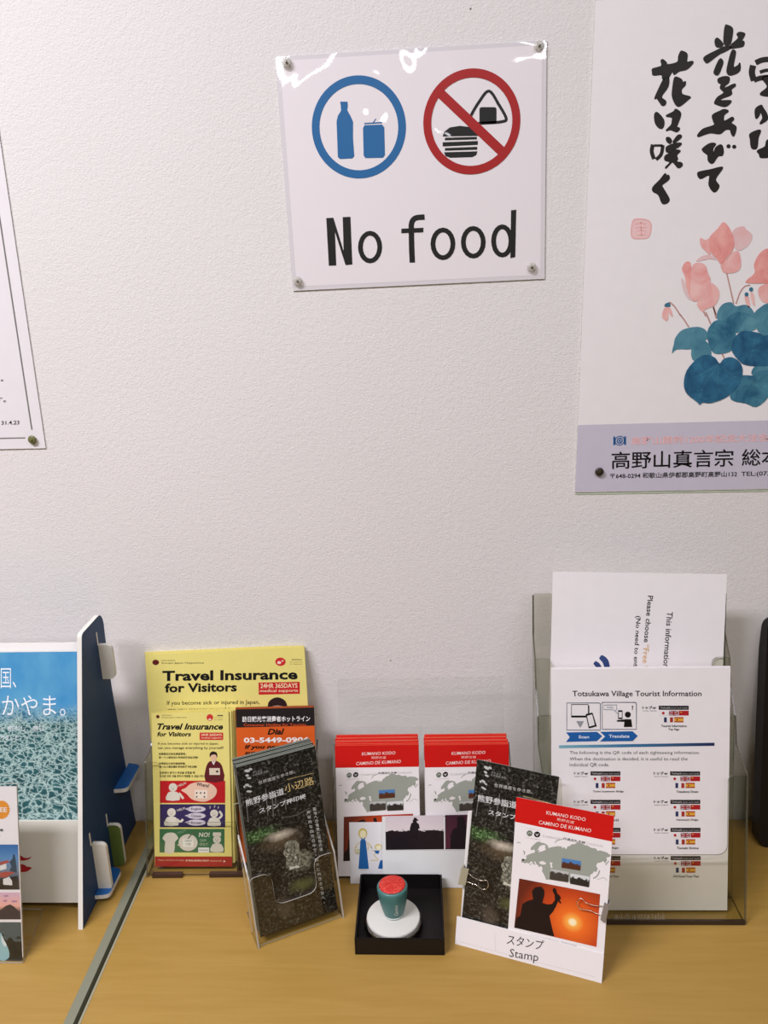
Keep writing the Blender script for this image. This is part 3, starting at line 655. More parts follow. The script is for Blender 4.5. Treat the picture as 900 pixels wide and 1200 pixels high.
def yellow_art(P):
    """print of the small yellow leaflet, from the close-ups of it"""
    P.crop(165, 820, 7.5)
    P.part('logos').ell(150, 148, 15, 15, (92, 24, 24), 2, 16).text('SOMPO HOLDINGS', 183, 132, 272, 140, KR, 2).text('Sompo Japan Nipponkoa', 183, 150, 405, 162, KR, 2)
    P.ell(607, 155, 29, 29, (200, 52, 44), 2, 18).ell(607, 172, 13, 8, (236, 210, 190), 3, 10).rect(672, 134, 722, 142, KR, 2).text('Insurance', 648, 150, 722, 158, (150, 140, 80), 2).text('for visitors', 645, 168, 722, 178, (150, 140, 80), 2)
    P.part('lettering').text('Travel Insurance', 146, 208, 722, 263, INK, 2, .032, .3).text('for Visitors', 145, 282, 442, 322, INK, 2, .032, .2)
    P.text('If you become sick or injured in Japan,', 150, 375, 685, 400, KR, 2, .01).text('can you manage everything by yourself?', 150, 411, 727, 439, KR, 2, .01)
    for tx, q in (('如果您在日本生病或受伤，', (158, 465, 400, 487)), ('您一个人能否应对所有的突发状况呢?', (158, 497, 505, 517)), ('如果您在日本生病或受傷，', (160, 550, 395, 571)),
                  ('您一個人能否應對所有的突發狀況呢?', (162, 578, 495, 599)), ('일본에서 병이나 부상을 당했을 때', (165, 630, 475, 652)), ('당신은 모든 것을 혼자서 해결할 수 있습니까?', (167, 660, 552, 682))): P.text(tx, *q, KR, 2, .02)
    P.part('red_badge').rect(517, 288, 724, 353, (200, 44, 40), 2, 8).text('24HR 365DAYS', 532, 297, 712, 318, (240, 214, 170), 3, .02).text('medical supports', 532, 326, 712, 345, (240, 214, 170), 3, .01)
    P.part('kimono_photograph').poly([(570,715),(568,620),(590,555),(625,535),(660,535),(700,558),(722,610),(728,715)], (92, 24, 32), 2, 2).poly([(602,600),(695,600),(697,660),(604,660)], (216, 200, 176), 3).ell(640,503,27,36,(222,182,150),3,16)
    P.poly([(608,505),(606,475),(620,458),(640,453),(664,462),(672,482),(668,508),(658,482),(622,484)], (34, 22, 20), 4, 2).poly([(620,535),(640,575),(660,535),(650,532),(640,548),(630,532)], (226, 214, 200), 3).ell(672,630,12,9,INK,4,10)
    P.crop(165, 920, 7.5); FIG = (214, 208, 190)
    P.part('red_panel').rect(168, -38, 742, 157, (186, 24, 32), 1); tiny_person(P, 283, 20, 1, FIG, arms=[(335, 70), (360, 100), (375, 120)], lv=2)
    P.poly([(355,45),(395,25),(440,-12),(530,-30),(620,-10),(668,40),(650,100),(590,138),(530,145),(450,125),(400,75)], (228, 190, 164), 2, 3).rect(475, 42, 586, 116, (236, 220, 200), 3, 3)
    for i in range(3): P.ell(492+34*i, 68, 7, 8, DK, 4, 8); 
    P.ell(492, 102, 7, 8, DK, 4, 8).ell(560, 102, 7, 8, DK, 4, 8).t3('Where?', (488, 5), (600, 22), (492, -28), DK, 3, .02).t3('HELP!', (325, 18), (400, -8), (322, -2), FIG, 3, .01)
    P.part('navy_panel').rect(168, 168, 742, 371, (52, 40, 84), 1); tiny_person(P, 270, 240, 1.02, FIG, arms=[(318, 300), (345, 322), (372, 300)], lv=2); tiny_person(P, 645, 250, .95, FIG, arms=[(680, 300), (712, 265), (690, 228)], lv=2)
    for yy, tx in ((211, 'English'), (270, 'Chinese'), (329, 'Korean')): P.ell(488, yy, 82, 27, (206, 198, 206), 2, 24).poly([(385, yy-2), (425, yy-16), (425, yy+12)], (206, 198, 206), 2).text(tx, 442, yy-12, 532, yy+12, INK, 3, .01)
    P.t3('HELP!', (322, 232), (392, 212), (318, 212), FIG, 3, .01)
    for xx, yy in ((610, 198), (650, 190), (682, 200)): P.text('?', xx-6, yy-14, xx+6, yy+10, FIG, 3)
    P.part('green_panel').rect(165, 385, 736, 592, (60, 110, 72), 1).poly([(210,592),(216,500),(190,470),(215,430),(245,418),(285,418),(310,432),(330,470),(300,500),(292,592)], FIG, 2, 2).ell(416, 505, 84, 74, FIG, 2, 26).rect(372, 470, 462, 542, (236, 232, 220), 3, 3)
    P.text('CREDIT', 384, 478, 452, 498, (110, 130, 100), 4).text('CARD', 390, 508, 444, 528, (110, 130, 100), 4).stroke([(415,470),(445,435),(490,408)], 9, (96, 100, 80), 4).poly([(318,525),(345,515),(345,538)], FIG, 2)
    P.text('NO!', 510, 415, 606, 456, (226, 222, 206), 3, .02, .15).text('CASH', 518, 472, 575, 496, (170, 190, 160), 3, .01).text('ONLY!', 516, 508, 588, 532, (170, 190, 160), 3, .01).rect(505, 548, 602, 592, (232, 230, 222), 3).text('Payment', 515, 562, 592, 578, DK, 4)
    tiny_person(P, 670, 478, .95, FIG, True, lv=2); P.t3('HELP!', (324, 430), (398, 408), (320, 410), (130, 160, 130), 3, .01)
    P.part('red_foot_strip').rect(125, 627, 803, 716, (168, 36, 32), 1).text('Please read the next page.', 155, 652, 385, 668, (230, 190, 150), 2).text('請參閱背面, 请参阅背面, 뒷면을 참조', 395, 655, 600, 672, (236, 210, 180), 2, .02).text('PLEASE SEE', 612, 660, 712, 672, (230, 190, 150), 2).poly([(728,660),(745,670),(728,680)], (240, 230, 214), 2)
YW, YH = .0978, .1925
for i in range(6, -1, -1):
    dx = (0, .003, .0045, .006, .0075, .009, .010)[i]
    y_ = Page('insurance_leaflet', YW, YH-.0008*i, at(yb, 1.8, dx, .0026*i/math.cos(rad(17))), 1.8, 17, 0, .0024, paper(YL), YE)
    if i == 0: yellow_art(y_); y_.finish('front small yellow Travel Insurance leaflet, full cover visible', 'leaflet', 'small yellow leaflets in the left holder')
    else: y_.finish('small yellow leaflet, %s from the front of its stack, only its edge showing' % ORD[i], 'leaflet', 'small yellow leaflets in the left holder')
# big yellow leaflets behind
B0 = (-.2385, -.070, .7300)
for i in range(2, -1, -1):
    g = Page('insurance_flyer', .207, .2555, at(B0, 0, -.0015*i, .003*i+.0008*i), 0, 14, -2.2, .0022, paper(YL), YE)
    if i == 0:
        g.crop(160, 750, 4.0909)
        g.part('logos').ell(92, 107, 16, 13, (92, 24, 24), 2, 16).text('SOMPO HOLDINGS', 120, 96, 186, 101, KR, 2, dy=-1).text('Sompo Japan Nipponkoa', 120, 106, 322, 116, KR, 2, dy=-1).ell(690, 104, 25, 20, (200, 40, 40), 2, 20)
        g.ell(684, 108, 10, 7, (240, 206, 190), 3, 10).ell(700, 100, 5, 4, (240, 206, 190), 3, 8).text('Insurance', 745, 90, 792, 96, KR, 2, .02).text('for your trip', 735, 102, 795, 109, (150, 140, 80), 2).text('in Japan', 735, 112, 795, 118, (150, 140, 80), 2)
        g.part('lettering').text('Travel Insurance', 124, 148, 772, 197, INK, 2, .032, 0, dy=-8).text('for Visitors', 136, 208, 481, 252, INK, 2, .032, 0, dy=-5)
        g.text('If you become sick or injured in Japan,', 146, 292, 590, 317, KR, 2, .008, dy=-5).text('can you manage everything by yourself?', 150, 324, 622, 350, KR, 2, .008, dy=-5)
        g.part('red_badge').poly([(585,204),(782,200),(783,257),(586,262)], (196, 30, 36), 2).text('24HR 365DAYS', 594, 208, 772, 231, (240, 214, 170), 3, .02, dy=-2).text('medical supports', 592, 236, 774, 254, (240, 214, 170), 3, .01, dy=-2)
        g.part('kimono_photograph').ell(675, 345, 38, 42, (210, 170, 140), 2, 20).poly([(630,335),(632,300),(650,282),(676,274),(705,284),(720,305),(722,340),(700,316),(655,316)], (36, 24, 24), 3, 2).poly([(590,480),(600,410),(640,385),(710,385),(750,410),(760,480)], (92, 24, 32), 2)
        g.finish('front large yellow Travel Insurance flyer behind the small leaflets', 'flyer', 'large yellow flyers in the left holder')
    else: g.finish('large yellow flyer, %s from the front, showing a thin top edge' % ORD[i], 'flyer', 'large yellow flyers in the left holder')
# orange hotline leaflets
OB = (-.1785, -.0995, .7300)
OE = plain('orange_edge', (150, 70, 30), .6)
for i in range(2, -1, -1):
    g = Page('hotline_leaflet', .0985, .1945, at(OB, 2, -.0005*i, .0022*i), 2, 15, 0, .0020, paper((214, 92, 30)), plain('dark_leaflet_edge', (54, 40, 34), .6))
    if i == 0:
        g.crop(260, 820, 6.4286)
        zb = g.L((400, 202))[1]
        g.part('black_header').polyL([(-.04925, zb), (.04925, zb), (.04925, .1945), (-.04925, .1945)], (30, 22, 22), 1)
        g.text('訪日観光客消費者ホットライン', 154, 124, 665, 168, (240, 236, 230), 3, .02, dy=-4).text('Consumer Hotline for Tourists', 165, 178, 635, 200, (190, 74, 34), 3, .02, dy=-2)
        g.part('lettering').text('Dial', 344, 218, 470, 263, INK, 3, .03, .25, dy=-2).text('03-5449-0906', 165, 284, 656, 326, (240, 232, 226), 3, .035, 0, dy=-4)
        g.text('If you need our', 172, 340, 590, 378, INK, 3, .03, .2, dy=-4).text('support during', 172, 384, 560, 420, INK, 3, .03, .2, dy=-4).text('your stay in Japan', 180, 430, 640, 470, INK, 3, .03, .2)
        g.finish('front orange hotline leaflet with a black header', 'leaflet', 'orange hotline leaflets')
    else: g.finish('orange hotline leaflet with dark edges, %s from the front of its stack' % ORD[i], 'leaflet', 'orange hotline leaflets')
# ================================================================ dark stamp booklets in the tilted clear holder
GOLD = (206, 180, 118); WHT = (222, 222, 220); PG = paper((126, 132, 122)); BKB = (-.1373, -.2046, ZT); BYAW = 26.5
def stone():
    x = N('mossy_stone_print'); n = x.noise(x.coord('Object'), 420, 4, .7); x.color(x.ramp(n, [(.35, (60, 58, 48)), (.5, (116, 114, 98)), (.66, (176, 174, 158))])); x.rough(.3); return x.m
STONE = stone()
def book_art(P):
    P.part('forest_photograph').polyL([(-.0462, .0004), (.0462, .0004), (.0462, .1946), (-.0462, .1946)], FOREST, 1, [(0, 0), (1, 0), (1, 1), (0, 1)])
    P.crop(255, 850, 4.444)
    TR_ = (112, 110, 104)
    for q in ([(150,400),(160,505)], [(250,330),(262,470)], [(283,340),(290,475)], [(300,360),(303,430)], [(350,380),(356,440)]): P.stroke(q, 4, TR_, 2, sm=False)
    P.poly([(340,668),(350,640),(348,618),(362,604),(385,598),(408,600),(424,614),(426,650),(436,668),(432,700),(430,742),(404,744),(376,754),(366,738),(356,722),(358,690)], STONE, 2)
    for q in ([(366,625),(358,650),(370,668)], [(392,612),(402,640),(396,664)], [(376,676),(392,690),(384,716)], [(408,668),(420,690),(414,724)], [(384,640),(380,664)]): P.stroke(q, 5, (58, 55, 46), 3, taper=True)
    for q in ([(372,742),(384,732),(398,736),(410,728),(424,732),(424,742),(400,742),(376,752)], [(400,684),(408,680),(412,690),(404,696)], [(360,668),(372,668),(370,676)]): P.poly(q, (198, 196, 180), 4)
    P.stroke([(190,690),(250,700),(330,690)], 5, (52, 50, 46), 2).stroke([(330,480),(400,470),(480,430)], 5, (84, 82, 76), 2).stroke([(250,560),(330,520),(420,500)], 3, (60, 56, 50), 2).stroke([(200,870),(300,850),(380,880)], 6, (58, 54, 48), 2)
    P.part('cover_lettering').crop(260, 820, 6.4286)
    for q in ((190, 535, 22, 12), (215, 522, 14, 9), (190, 570, 14, 9), (205, 590, 16, 8), (190, 642, 16, 10), (212, 652, 14, 6), (205, 690, 22, 8), (170, 655, 8, 10)): P.ell(*q, (188, 190, 186), 3, 9)
    P.t3('みちびき', (232, 556), (305, 540), (230, 540), (150, 152, 146), 3).t3('世界遺産 熊野', (232, 578), (350, 545), (230, 562), (150, 152, 146), 3)
    P.t3('世界遺産を歩き旅。', (277, 642), (552, 552), (272, 616), (196, 194, 186), 3, 0)
    P.t3('熊野参詣道', (183, 806), (470, 712), (174, 754), WHT, 3, .008)
    P.t3('小辺路', (477, 702), (697, 636), (466, 640), GOLD, 3, .004)
    P.stroke([(490,600),(690,552)], 3, GOLD, 3, sm=False)
    P.t3('スタンプ押印帳', (284, 858), (636, 742), (277, 820), WHT, 3, .012)
    P.crop(255, 850, 4.444)
    P.vtext('聖地への憧憬と信仰の道', (503, 425), (540, 655), 19, (190, 190, 184), 3, .008).vtext('神秘的な自然の中で、自分と向き合う旅へ。', (470, 440), (556, 935), 19, (190, 190, 184), 3, .008)
holder('brochure_holder', at(BKB, BYAW, .0005, -.0005, 0), BYAW, 15, .1000, .150, .112, .080, .041, .050, .026, 'small clear holder standing askew with the dark forest booklets', foot=.03, rim=ACR_EL)
books = []
for i in range(7, -1, -1):
    k_ = Page('stamp_booklet', .0925, .1950-.0003*(i % 3), at(BKB, BYAW, .0005+(.0004 if i % 2 else -.0003), .0052+.0026*i, .0095), BYAW, 15, (0, .15, -.1, .1, 0, -.15, .1, 0)[i], .0024, paper((30, 27, 25)), PG)
    if i == 0: book_art(k_); BOOK = k_; k_.finish('front dark forest-cover stamp booklet in the askew clear holder', 'booklet', 'dark stamp booklets in the askew holder')
    else: k_.finish('dark stamp booklet, %s from the front in the askew holder, grey top edge showing' % ORD[i], 'booklet', 'dark stamp booklets in the askew holder')

# ================================================================ stamp sample stand (built first: its leaflet carries the master print)
SB = (.1116, -.2446, ZT); SYAW = -18.8; SLN = 14
KW, KH = .1015, .1625
REDH = (204, 16, 12); MAPG = (156, 160, 148)
def red_art(P):
    P.part('red_header').crop(595, 925, 6.6667)
    za = P.L((75, 268))[1]; zb = P.L((827, 398))[1]; z = (za+zb)/2
    e = .00025
    # wraps over the top edge, as the fold of the cover does
    P.polyL([(-KW/2-e, z), (KW/2+e, z), (KW/2+e, KH+e), (-KW/2-e, KH+e)], REDH, 1)
    P.zhead = z
    P.part('cover_lettering').t3('KUMANO KODO', (300, 194), (606, 249), (305, 167), (240, 222, 214), 2, .004).t3('熊野古道', (383, 243), (517, 270), (387, 221), (240, 200, 186), 2, .005).t3('CAMINO DE KUMANO', (240, 270), (650, 338), (245, 241), (240, 222, 214), 2, .004)
    P.t3('Credential', (272, 372), (405, 393), (274, 352), (176, 176, 172), 2, -.01).t3('共通巡礼手帳', (430, 392), (604, 428), (434, 372), (92, 92, 88), 2, .012).t3('Credencial', (612, 428), (742, 452), (615, 408), (190, 190, 186), 2, -.01)
    P.part('emblems').ell(171, 343, 23, 23, (104, 116, 100), 2, 18).ell(230, 352, 24, 23, (28, 24, 24), 2, 18).stroke([(158,350),(171,335),(185,348)], 4, (214, 210, 200), 3).stroke([(218,345),(230,357),(242,345)], 5, (214, 210, 206), 3).poly([(222,362),(230,346),(238,362)], (190, 188, 184), 3)
    P.t3('camino de santiago', (140, 378), (200, 388), (141, 372), (130, 130, 126), 2).t3('kumano kodo', (205, 388), (256, 397), (206, 382), (130, 130, 126), 2).t3('common pilgrim record', (146, 306), (255, 322), (147, 300), (170, 170, 164), 2)
    P.part('map_print').poly([(108,552),(118,545),(138,548),(150,530),(140,522),(165,508),(190,498),(205,496),(212,486),(232,480),(238,470),(246,476),(240,492),(262,486),(284,478),(300,470),(290,452),(300,446),(322,452),(312,462),(340,452),(392,443),(420,446),(428,462),(440,450),(455,468),(470,446),(488,440),(500,428),(520,428),(548,414),(575,420),(600,436),(622,438),(650,456),(690,462),(700,480),(722,476),(740,482),(775,492),(790,505),(804,515),(795,528),(770,532),(776,550),(762,580),(748,560),(722,572),(700,575),(690,598),(704,620),(692,645),(672,640),(668,652),(645,668),(642,700),(640,760),(480,722),(330,690),(322,706),(300,706),(290,680),(278,655),(268,640),(272,612),(262,600),(240,606),(238,590),(226,588),(214,560),(206,566),(216,590),(204,586),(190,562),(176,566),(168,580),(150,572),(136,578),(120,570),(106,570)], MAPG, 1)
    P.poly([(178,470),(184,450),(206,430),(228,410),(250,408),(262,416),(286,420),(308,434),(318,444),(302,446),(284,432),(262,436),(248,446),(238,462),(224,486),(212,482),(208,466),(196,474)], MAPG, 2)
    WW = (232, 226, 222)
    P.poly([(245,572),(262,560),(282,562),(302,580),(282,588),(258,584)], WW, 2, 2).poly([(328,568),(350,572),(345,590),(352,612),(336,612),(334,590)], WW, 2)
    P.stroke([(370,418),(385,400),(430,388)], 6, MAPG, 1).stroke([(668,694),(690,684),(708,662),(718,632)], 10, MAPG, 1).stroke([(120,480),(132,492),(128,508)], 9, MAPG, 1).stroke([(72,414),(100,416)], 6, MAPG, 1).stroke([(765,590),(790,560)], 8, MAPG, 1).stroke([(700,705),(750,690),(775,712)], 3, MAPG, 1).stroke([(110,550),(130,550)], 14, (60, 60, 54), 2).stroke([(170,590),(200,575),(215,590)], 4, MAPG, 2)
    P.part('valley_photograph').quad([(425,536),(573,560),(568,634),(420,611)], VA, 3)
    P.part('village_photograph').quad([(333,620),(478,645),(472,726),(327,703)], VB, 3)
    P.part('coast_photograph').quad([(490,656),(640,681),(635,765),(486,736)], VC, 3)
    P.part('sunset_photograph').crop(525, 1030, 4.39)
    P.quad([(367,-3),(783,78),(764,349),(341,249)], SUNSET, 2)
    P.poly([(341,249),(352,200),(372,188),(383,128),(410,112),(438,104),(432,62),(448,42),(480,38),(495,56),(497,80),(490,105),(486,122),(510,130),(535,128),(550,108),(549,84),(538,58),(544,44),(556,50),(562,72),(576,86),(582,100),(574,108),(584,122),(578,126),(566,114),(556,140),(540,168),(522,188),(532,235),(547,296)], (30, 16, 16), 4)
    P.t3('Common Sacred Pilgrimages - World Heritage', (425, 292), (662, 347), (426, 284), (180, 176, 172), 2)
st = empty('sample_stand', SB, SYAW); tag(st, 'white board stand with the Stamp label holding two sample booklets', 'sign stand')
A = rad(SLN); E1 = (1, 0, 0); E2 = (0, math.sin(A), math.cos(A)); EN = (0, -math.cos(A), math.sin(A))
WB = plain('white_plastic_board', (232, 227, 222), .4)
MB().prism(rounded([(-.0765, 0), (.0765, 0), (.0765, .150), (-.0765, .150)], .003, 3), (0, .0062, -.0015), E1, E2, EN, .0025).build('back_board', WB, st)
MB().prism([(-.0795, 0), (.0795, 0), (.0795, .0318), (-.0795, .0318)], (0, 0, 0), E1, E2, EN, .0008, 0, 0).build('label_pocket', plain('white_label_card', (238, 233, 232), .35), st)
MB().box((-.079, .0005, 0), (.079, .0075, .002)).build('pocket_floor', WB, st)
MB().prism([(-.022, 0), (.022, 0), (.014, .090), (-.014, .090)], (0, .056, 0), E1, (0, -math.sin(rad(13)), math.cos(rad(13))), (0, math.cos(rad(13)), math.sin(rad(13))), .0018).build('rear_strut', WB, st)
q = Page('x', .01, .01, SB, SYAW, SLN); q.part('lettering').crop(525, 1030, 4.39)
def kana(P, pts, wd=9): P.stroke(pts, wd, DK, 3, sm=len(pts) > 2)
q.t3('スタンプ', (302, 333), (487, 366), (310, 284), DK, 3, -.004).t3('Stamp', (314, 412), (462, 436), (320, 358), DK, 3, -.006)
q.stroke([(62, 322), (300, 386), (760, 505)], 1.5, (206, 202, 200), 2, sm=False).stroke([(240, 268), (245, 370)], 1.2, (214, 210, 208), 2, sm=False)
q.finish(); k = q.kids[0]; mw = q.M.copy(); bpy.data.objects.remove(q.o); k.parent = st; k.matrix_basis = Matrix.LocRotScale(Vector(SB), Matrix.Rotation(rad(SYAW), 3, 'Z'), None).inverted() @ mw
def onlean(base, yaw, lean, u, v, d=0):
    a = rad(lean); return at(base, yaw, u, v*math.sin(a)+d*math.cos(a), v*math.cos(a)-d*math.sin(a))
WPAP = paper((238, 232, 230)); REDE = paper((206, 76, 48))
g = Page('pilgrim_leaflet', KW, KH, onlean(SB, SYAW, SLN, .0287, .0162, .0014), SYAW, SLN, -.3, .0010, WPAP)
red_art(g); MASTER = g
g.finish('sample red-headed pilgrim leaflet clipped to the white Stamp stand', 'leaflet')
g2 = Page('stamp_booklet', .0895, .1950, onlean(SB, SYAW, SLN, -.0300, .0148, .0030), SYAW, SLN, 1.6, .0012, paper((30, 27, 25)), PG)
g2.borrow(BOOK); g2.finish('sample dark forest-cover booklet clipped to the white Stamp stand', 'booklet')
for c_ in g2.o.children: c_.scale.x = .968

def clip(px, py, right, label):
    """small steel binder clip gripping the board's side edge, folded wire handles"""
    q = Page('x', .01, .01, SB, SYAW, SLN); u, v = q.L((px, py)); bpy.data.objects.remove(q.o)
    c = empty('binder_clip', onlean(SB, SYAW, SLN, u, v, .003)); c.rotation_mode = 'QUATERNION'
    R = (Matrix.Rotation(rad(SYAW), 4, 'Z') @ Matrix.Rotation(rad(-SLN), 4, 'X') @ Matrix.Rotation(rad(8), 4, 'Y')); c.rotation_quaternion = R.to_quaternion()
    sg = -1 if right else 1
    bodym = plain('pale_clip_steel', (150, 144, 138), .3, .4) if right else plain('olive_clip_steel', (184, 180, 156), .3, .2)
    kx = .55 if right else .8
    pts = [(a_*kx, b_) for a_, b_ in [(-sg*.0052, -.0062), (-sg*.0052, .0062), (-sg*.0042, .0066), (sg*.0048, .0032), (sg*.0048, .0026), (-sg*.0030, .0052), (-sg*.0030, -.0052), (sg*.0048, -.0026), (sg*.0048, -.0032), (-sg*.0042, -.0066)]]
    mb = MB(); mb.prism(pts, (0, 0, -.0098), (1, 0, 0), (0, 1, 0), (0, 0, 1), -.0196); mb.build('clip_body', bodym, c)
    w = plain('bright_wire', (226, 216, 206), .15, .9)
    y = -.0050
    MB().tube(smoothline([(sg*.004, y+.0016, .0052), (sg*.012, y, .0034), (sg*.020, y-.0004, .0034), (sg*.0255, y-.0006, .0062), (sg*.0285, y-.0008, .002), (sg*.0275, y-.0008, -.003), (sg*.0235, y-.0006, -.0052), (sg*.015, y, -.0036), (sg*.004, y+.0016, -.0052)], 4), .00045, 6).build('wire_handle', w, c, True)
    y = .0052
    MB().tube(smoothline([(sg*.004, y-.0016, .0052), (sg*.012, y, .0034), (sg*.020, y, .0034), (sg*.0275, y, .004), (sg*.0275, y, -.004), (sg*.020, y, -.0034), (sg*.012, y, -.0034), (sg*.004, y-.0016, -.0052)], 4), .00045, 6).build('wire_handle', w, c, True)
    tag(c, label, 'clip'); return c
clip(543.5, 1026.5, False, 'binder clip with an olive body on the left edge of the Stamp stand')
clip(709, 1068.5, True, 'binder clip on the right edge of the Stamp stand, over the sunset photo')

# ================================================================ red-headed pilgrim leaflets in the clear double holder
def header_back(P):
    P.part('red_header').polyL([(-KW/2, MASTER.zhead), (KW/2, MASTER.zhead), (KW/2, KH), (-KW/2, KH)], REDH, 1)
KB = (.0038, -.1195, ZT)
kh = holder('brochure_holder', KB, .9, 14, .2180, .234, .150, .1146, .0780, .190, .033, 'double clear holder with two stacks of red-headed leaflets, centre', foot=.03, back_w=.2080)
MB().box((-.0012, .004, .002), (.0012, .030, .07)).build('divider', [ACR], kh)
for side_, bx_, nm in ((0, -.0512, 'left'), (1, .0582, 'right')):
    zz = .0085
    for i in range(6, -1, -1):
        dz = (0, .0002, .0012, .0004, .0016, .0006, .0018)[i]
        g = Page('pilgrim_leaflet', KW, KH, (bx_+(0, .0004, -.0002, .0003, -.0004, .0002, 0)[i]-.0007*(i > 3), -.1228+.0034*i, ZT+zz+dz), .9, 14, (0, .1, -.1, .1, 0, -.1, .2)[i], .0031, WPAP, REDE, True)
        if i == 0:
            for kid in MASTER.kids: pass
            g.borrow(MASTER); g.finish('front red-headed pilgrim leaflet of the %s stack in the double holder' % nm, 'leaflet', 'red-headed leaflets, %s stack' % nm)
        else:
            header_back(g); g.finish('red-headed pilgrim leaflet, %s from the front of the %s stack' % (ORD[i], nm), 'leaflet', 'red-headed leaflets, %s stack' % nm)
# two small cards leaning on the holder's front
CY = (236, 210, 130); CLN = 16
d = Page('picture_card', .0700, .0765, (-.0520, -.1268, ZT+.0005), .5, 14, 0, .0008, paper((232, 230, 230)))
d.crop(385, 940, 5.143); DB = (28, 96, 160)
d.part('figure_print').poly([(192,230),(208,222),(224,230),(232,300),(243,402),(180,402),(188,300)], DB, 2).ell(206, 187, 27, 31, (206, 186, 96), 2, 20).ell(207, 192, 19, 24, (240, 232, 190), 3, 18).stroke([(196,216),(208,226),(220,216)], 6, DB, 3)
d.stroke([(190,240),(165,265),(160,300),(182,312)], 5, (214, 196, 130), 1).stroke([(228,240),(240,262),(236,290)], 5, (214, 196, 130), 1).poly([(162,285),(190,280),(190,316),(168,312)], (210, 206, 170), 1).stroke([(160,268),(176,276)], 4, (214, 196, 130), 1)
d.poly([(312,350),(345,346),(352,402),(298,400)], DB, 2).ell(300, 270, 22, 20, (214, 196, 130), 2, 16).ell(302, 274, 16, 15, (240, 232, 200), 3, 14).stroke([(262,290),(285,300),(275,318),(300,345)], 5, (214, 196, 130), 2).stroke([(240,240),(262,280),(255,262)], 4, (214, 196, 130), 1).poly([(275,290),(308,292),(300,312),(285,308)], DB, 3).stroke([(255,350),(300,350)], 5, (214, 196, 130), 2).stroke([(325,300),(345,325),(330,345)], 5, (214, 196, 130), 2)
d.stroke([(190,408),(232,408)], 4, (200, 200, 180), 1)
d.finish('small white card with drawn blue-dressed figures, left of the silhouette photos', 'card')
def silho(name, c0, c1, h=.5): 
    x, u = pic(name); X, Y, _ = x.sep(u); n = x.noise(u, 14, 4, .6)
    f = x.math('GREATER_THAN', x.math('ADD', Y, x.math('MULTIPLY', x.math('SUBTRACT', n, .5), .22)), h)
    x.color(x.mix(f, lin((26, 16, 24)), x.mix(Y, lin(c0), lin(c1)))); return x.m
d = Page('photo_card', .1130, .0862, (.0097, -.1335, ZT+.0005), -.6, 16, 0, .0010, paper((226, 226, 222)))
d.crop(385, 940, 5.143)
d.part('walker_photograph').quad([(342,84),(694,78),(696,284),(345,288)], silho('dusk_walker_print', (238, 224, 218), (214, 202, 206), .56), 1)
KS = (26, 16, 24)
d.poly([(505,112),(512,104),(514,94),(528,93),(534,102),(544,110),(530,114),(532,122),(545,132),(550,158),(542,160),(540,185),(536,220),(500,220),(498,182),(490,188),(490,158),(498,128),(510,120)], KS, 2)
d.part('silhouette_photograph').quad([(702,78),(862,75),(864,282),(704,284)], silho('maroon_dusk_print', (86, 36, 54), (62, 26, 46), .02), 1).poly([(735,283),(735,200),(750,165),(775,150),(776,105),(770,98),(785,85),(812,86),(822,102),(826,140),(835,160),(862,170),(864,283)], KS, 2)
d.part('fold_line').stroke([(346, 292), (866, 288)], 2, (190, 188, 182), 1, sm=False)
d.finish('white folded card with two dark silhouette photos, behind the stamp tray', 'card')

# ================================================================ black tray with the inked stamp on its round pad
t = empty('stamp_tray', (-.0247, -.1848, ZT), -.3); tag(t, 'shallow square black tray in front of the red-headed leaflets', 'tray')
TB = plain('black_tray_plastic', (19, 14, 14), .45); hx, hy, hz = .0492, .0498, .0220
MB().box((-hx, -hy, 0), (hx, hy, .002)).build('tray_floor', TB, t)
for a, b in (((-hx, -hy, 0), (-hx+.0018, hy, hz)), ((hx-.0018, -hy, 0), (hx, hy, hz)), ((-hx+.0018, -hy, 0), (hx-.0018, -hy+.0018, hz)), ((-hx+.0018, hy-.0018, 0), (hx-.0018, hy, hz))): MB().box(a, b, bev=.0006).build('tray_wall', TB, t)
pc = (-.0325, -.1960, ZT+.0021)
e = empty('stamp_pad', pc); tag(e, 'round white-topped case standing in the black tray under the stamp', 'stamp pad')
MB().lathe([(.0330, 0), (.0336, .001), (.0330, .0095), (.0318, .0105)], seg=56, cap=True).build('clear_case', clear('clear_case_plastic', (.62, .58, .52, 1), .5, .15), e, True)
MB().lathe([(.0300, .001), (.0302, .0095)], seg=48).build('grey_ring', plain('grey_pad_ring', (120, 112, 98), .5), e, True)
MB().lathe([(.0295, .0100), (.0303, .0106), (.0305, .0128), (.0300, .0142), (.0290, .0148), (.0001, .0148)], seg=56).build('white_lid', plain('white_lid_plastic', (212, 210, 200), .4), e, True)
s_ = empty('rubber_stamp', (-.0318, -.1925, ZT+.0172)); tag(s_, 'teal rubber stamp standing upside down on the white pad, red face up', 'stamp')
s_.rotation_euler = (rad(-2), rad(-2), 0)
tm = N('teal_handle'); nn = tm.noise(tm.coord('Object', (1, 1, .5)), 90, 2); tm.color(tm.mix(nn, lin((58, 108, 106)), lin((82, 132, 126)))); tm.rough(.4)
MB().lathe([(.0095, 0), (.0112, .0012), (.0126, .006), (.0150, .016), (.0166, .026), (.0173, .033), (.0173, .0362), (.0164, .0375), (.0150, .0377)], seg=48).build('handle', tm.m, s_, True)
MB().lathe([(.0098, -.0002), (.0117, .0002), (.0116, .0020), (.0100, .0022)], seg=40).build('white_base', plain('white_stamp_base', (206, 214, 206), .35), s_, True)
rr = N('inked_rubber'); nn = rr.noise(rr.coord('Object'), 420, 4, .7); rr.color(rr.ramp(nn, [(.35, (182, 24, 24)), (.55, (214, 52, 40)), (.72, (236, 120, 96))])); rr.rough(.3); rr.bump(nn, .6, .0015)
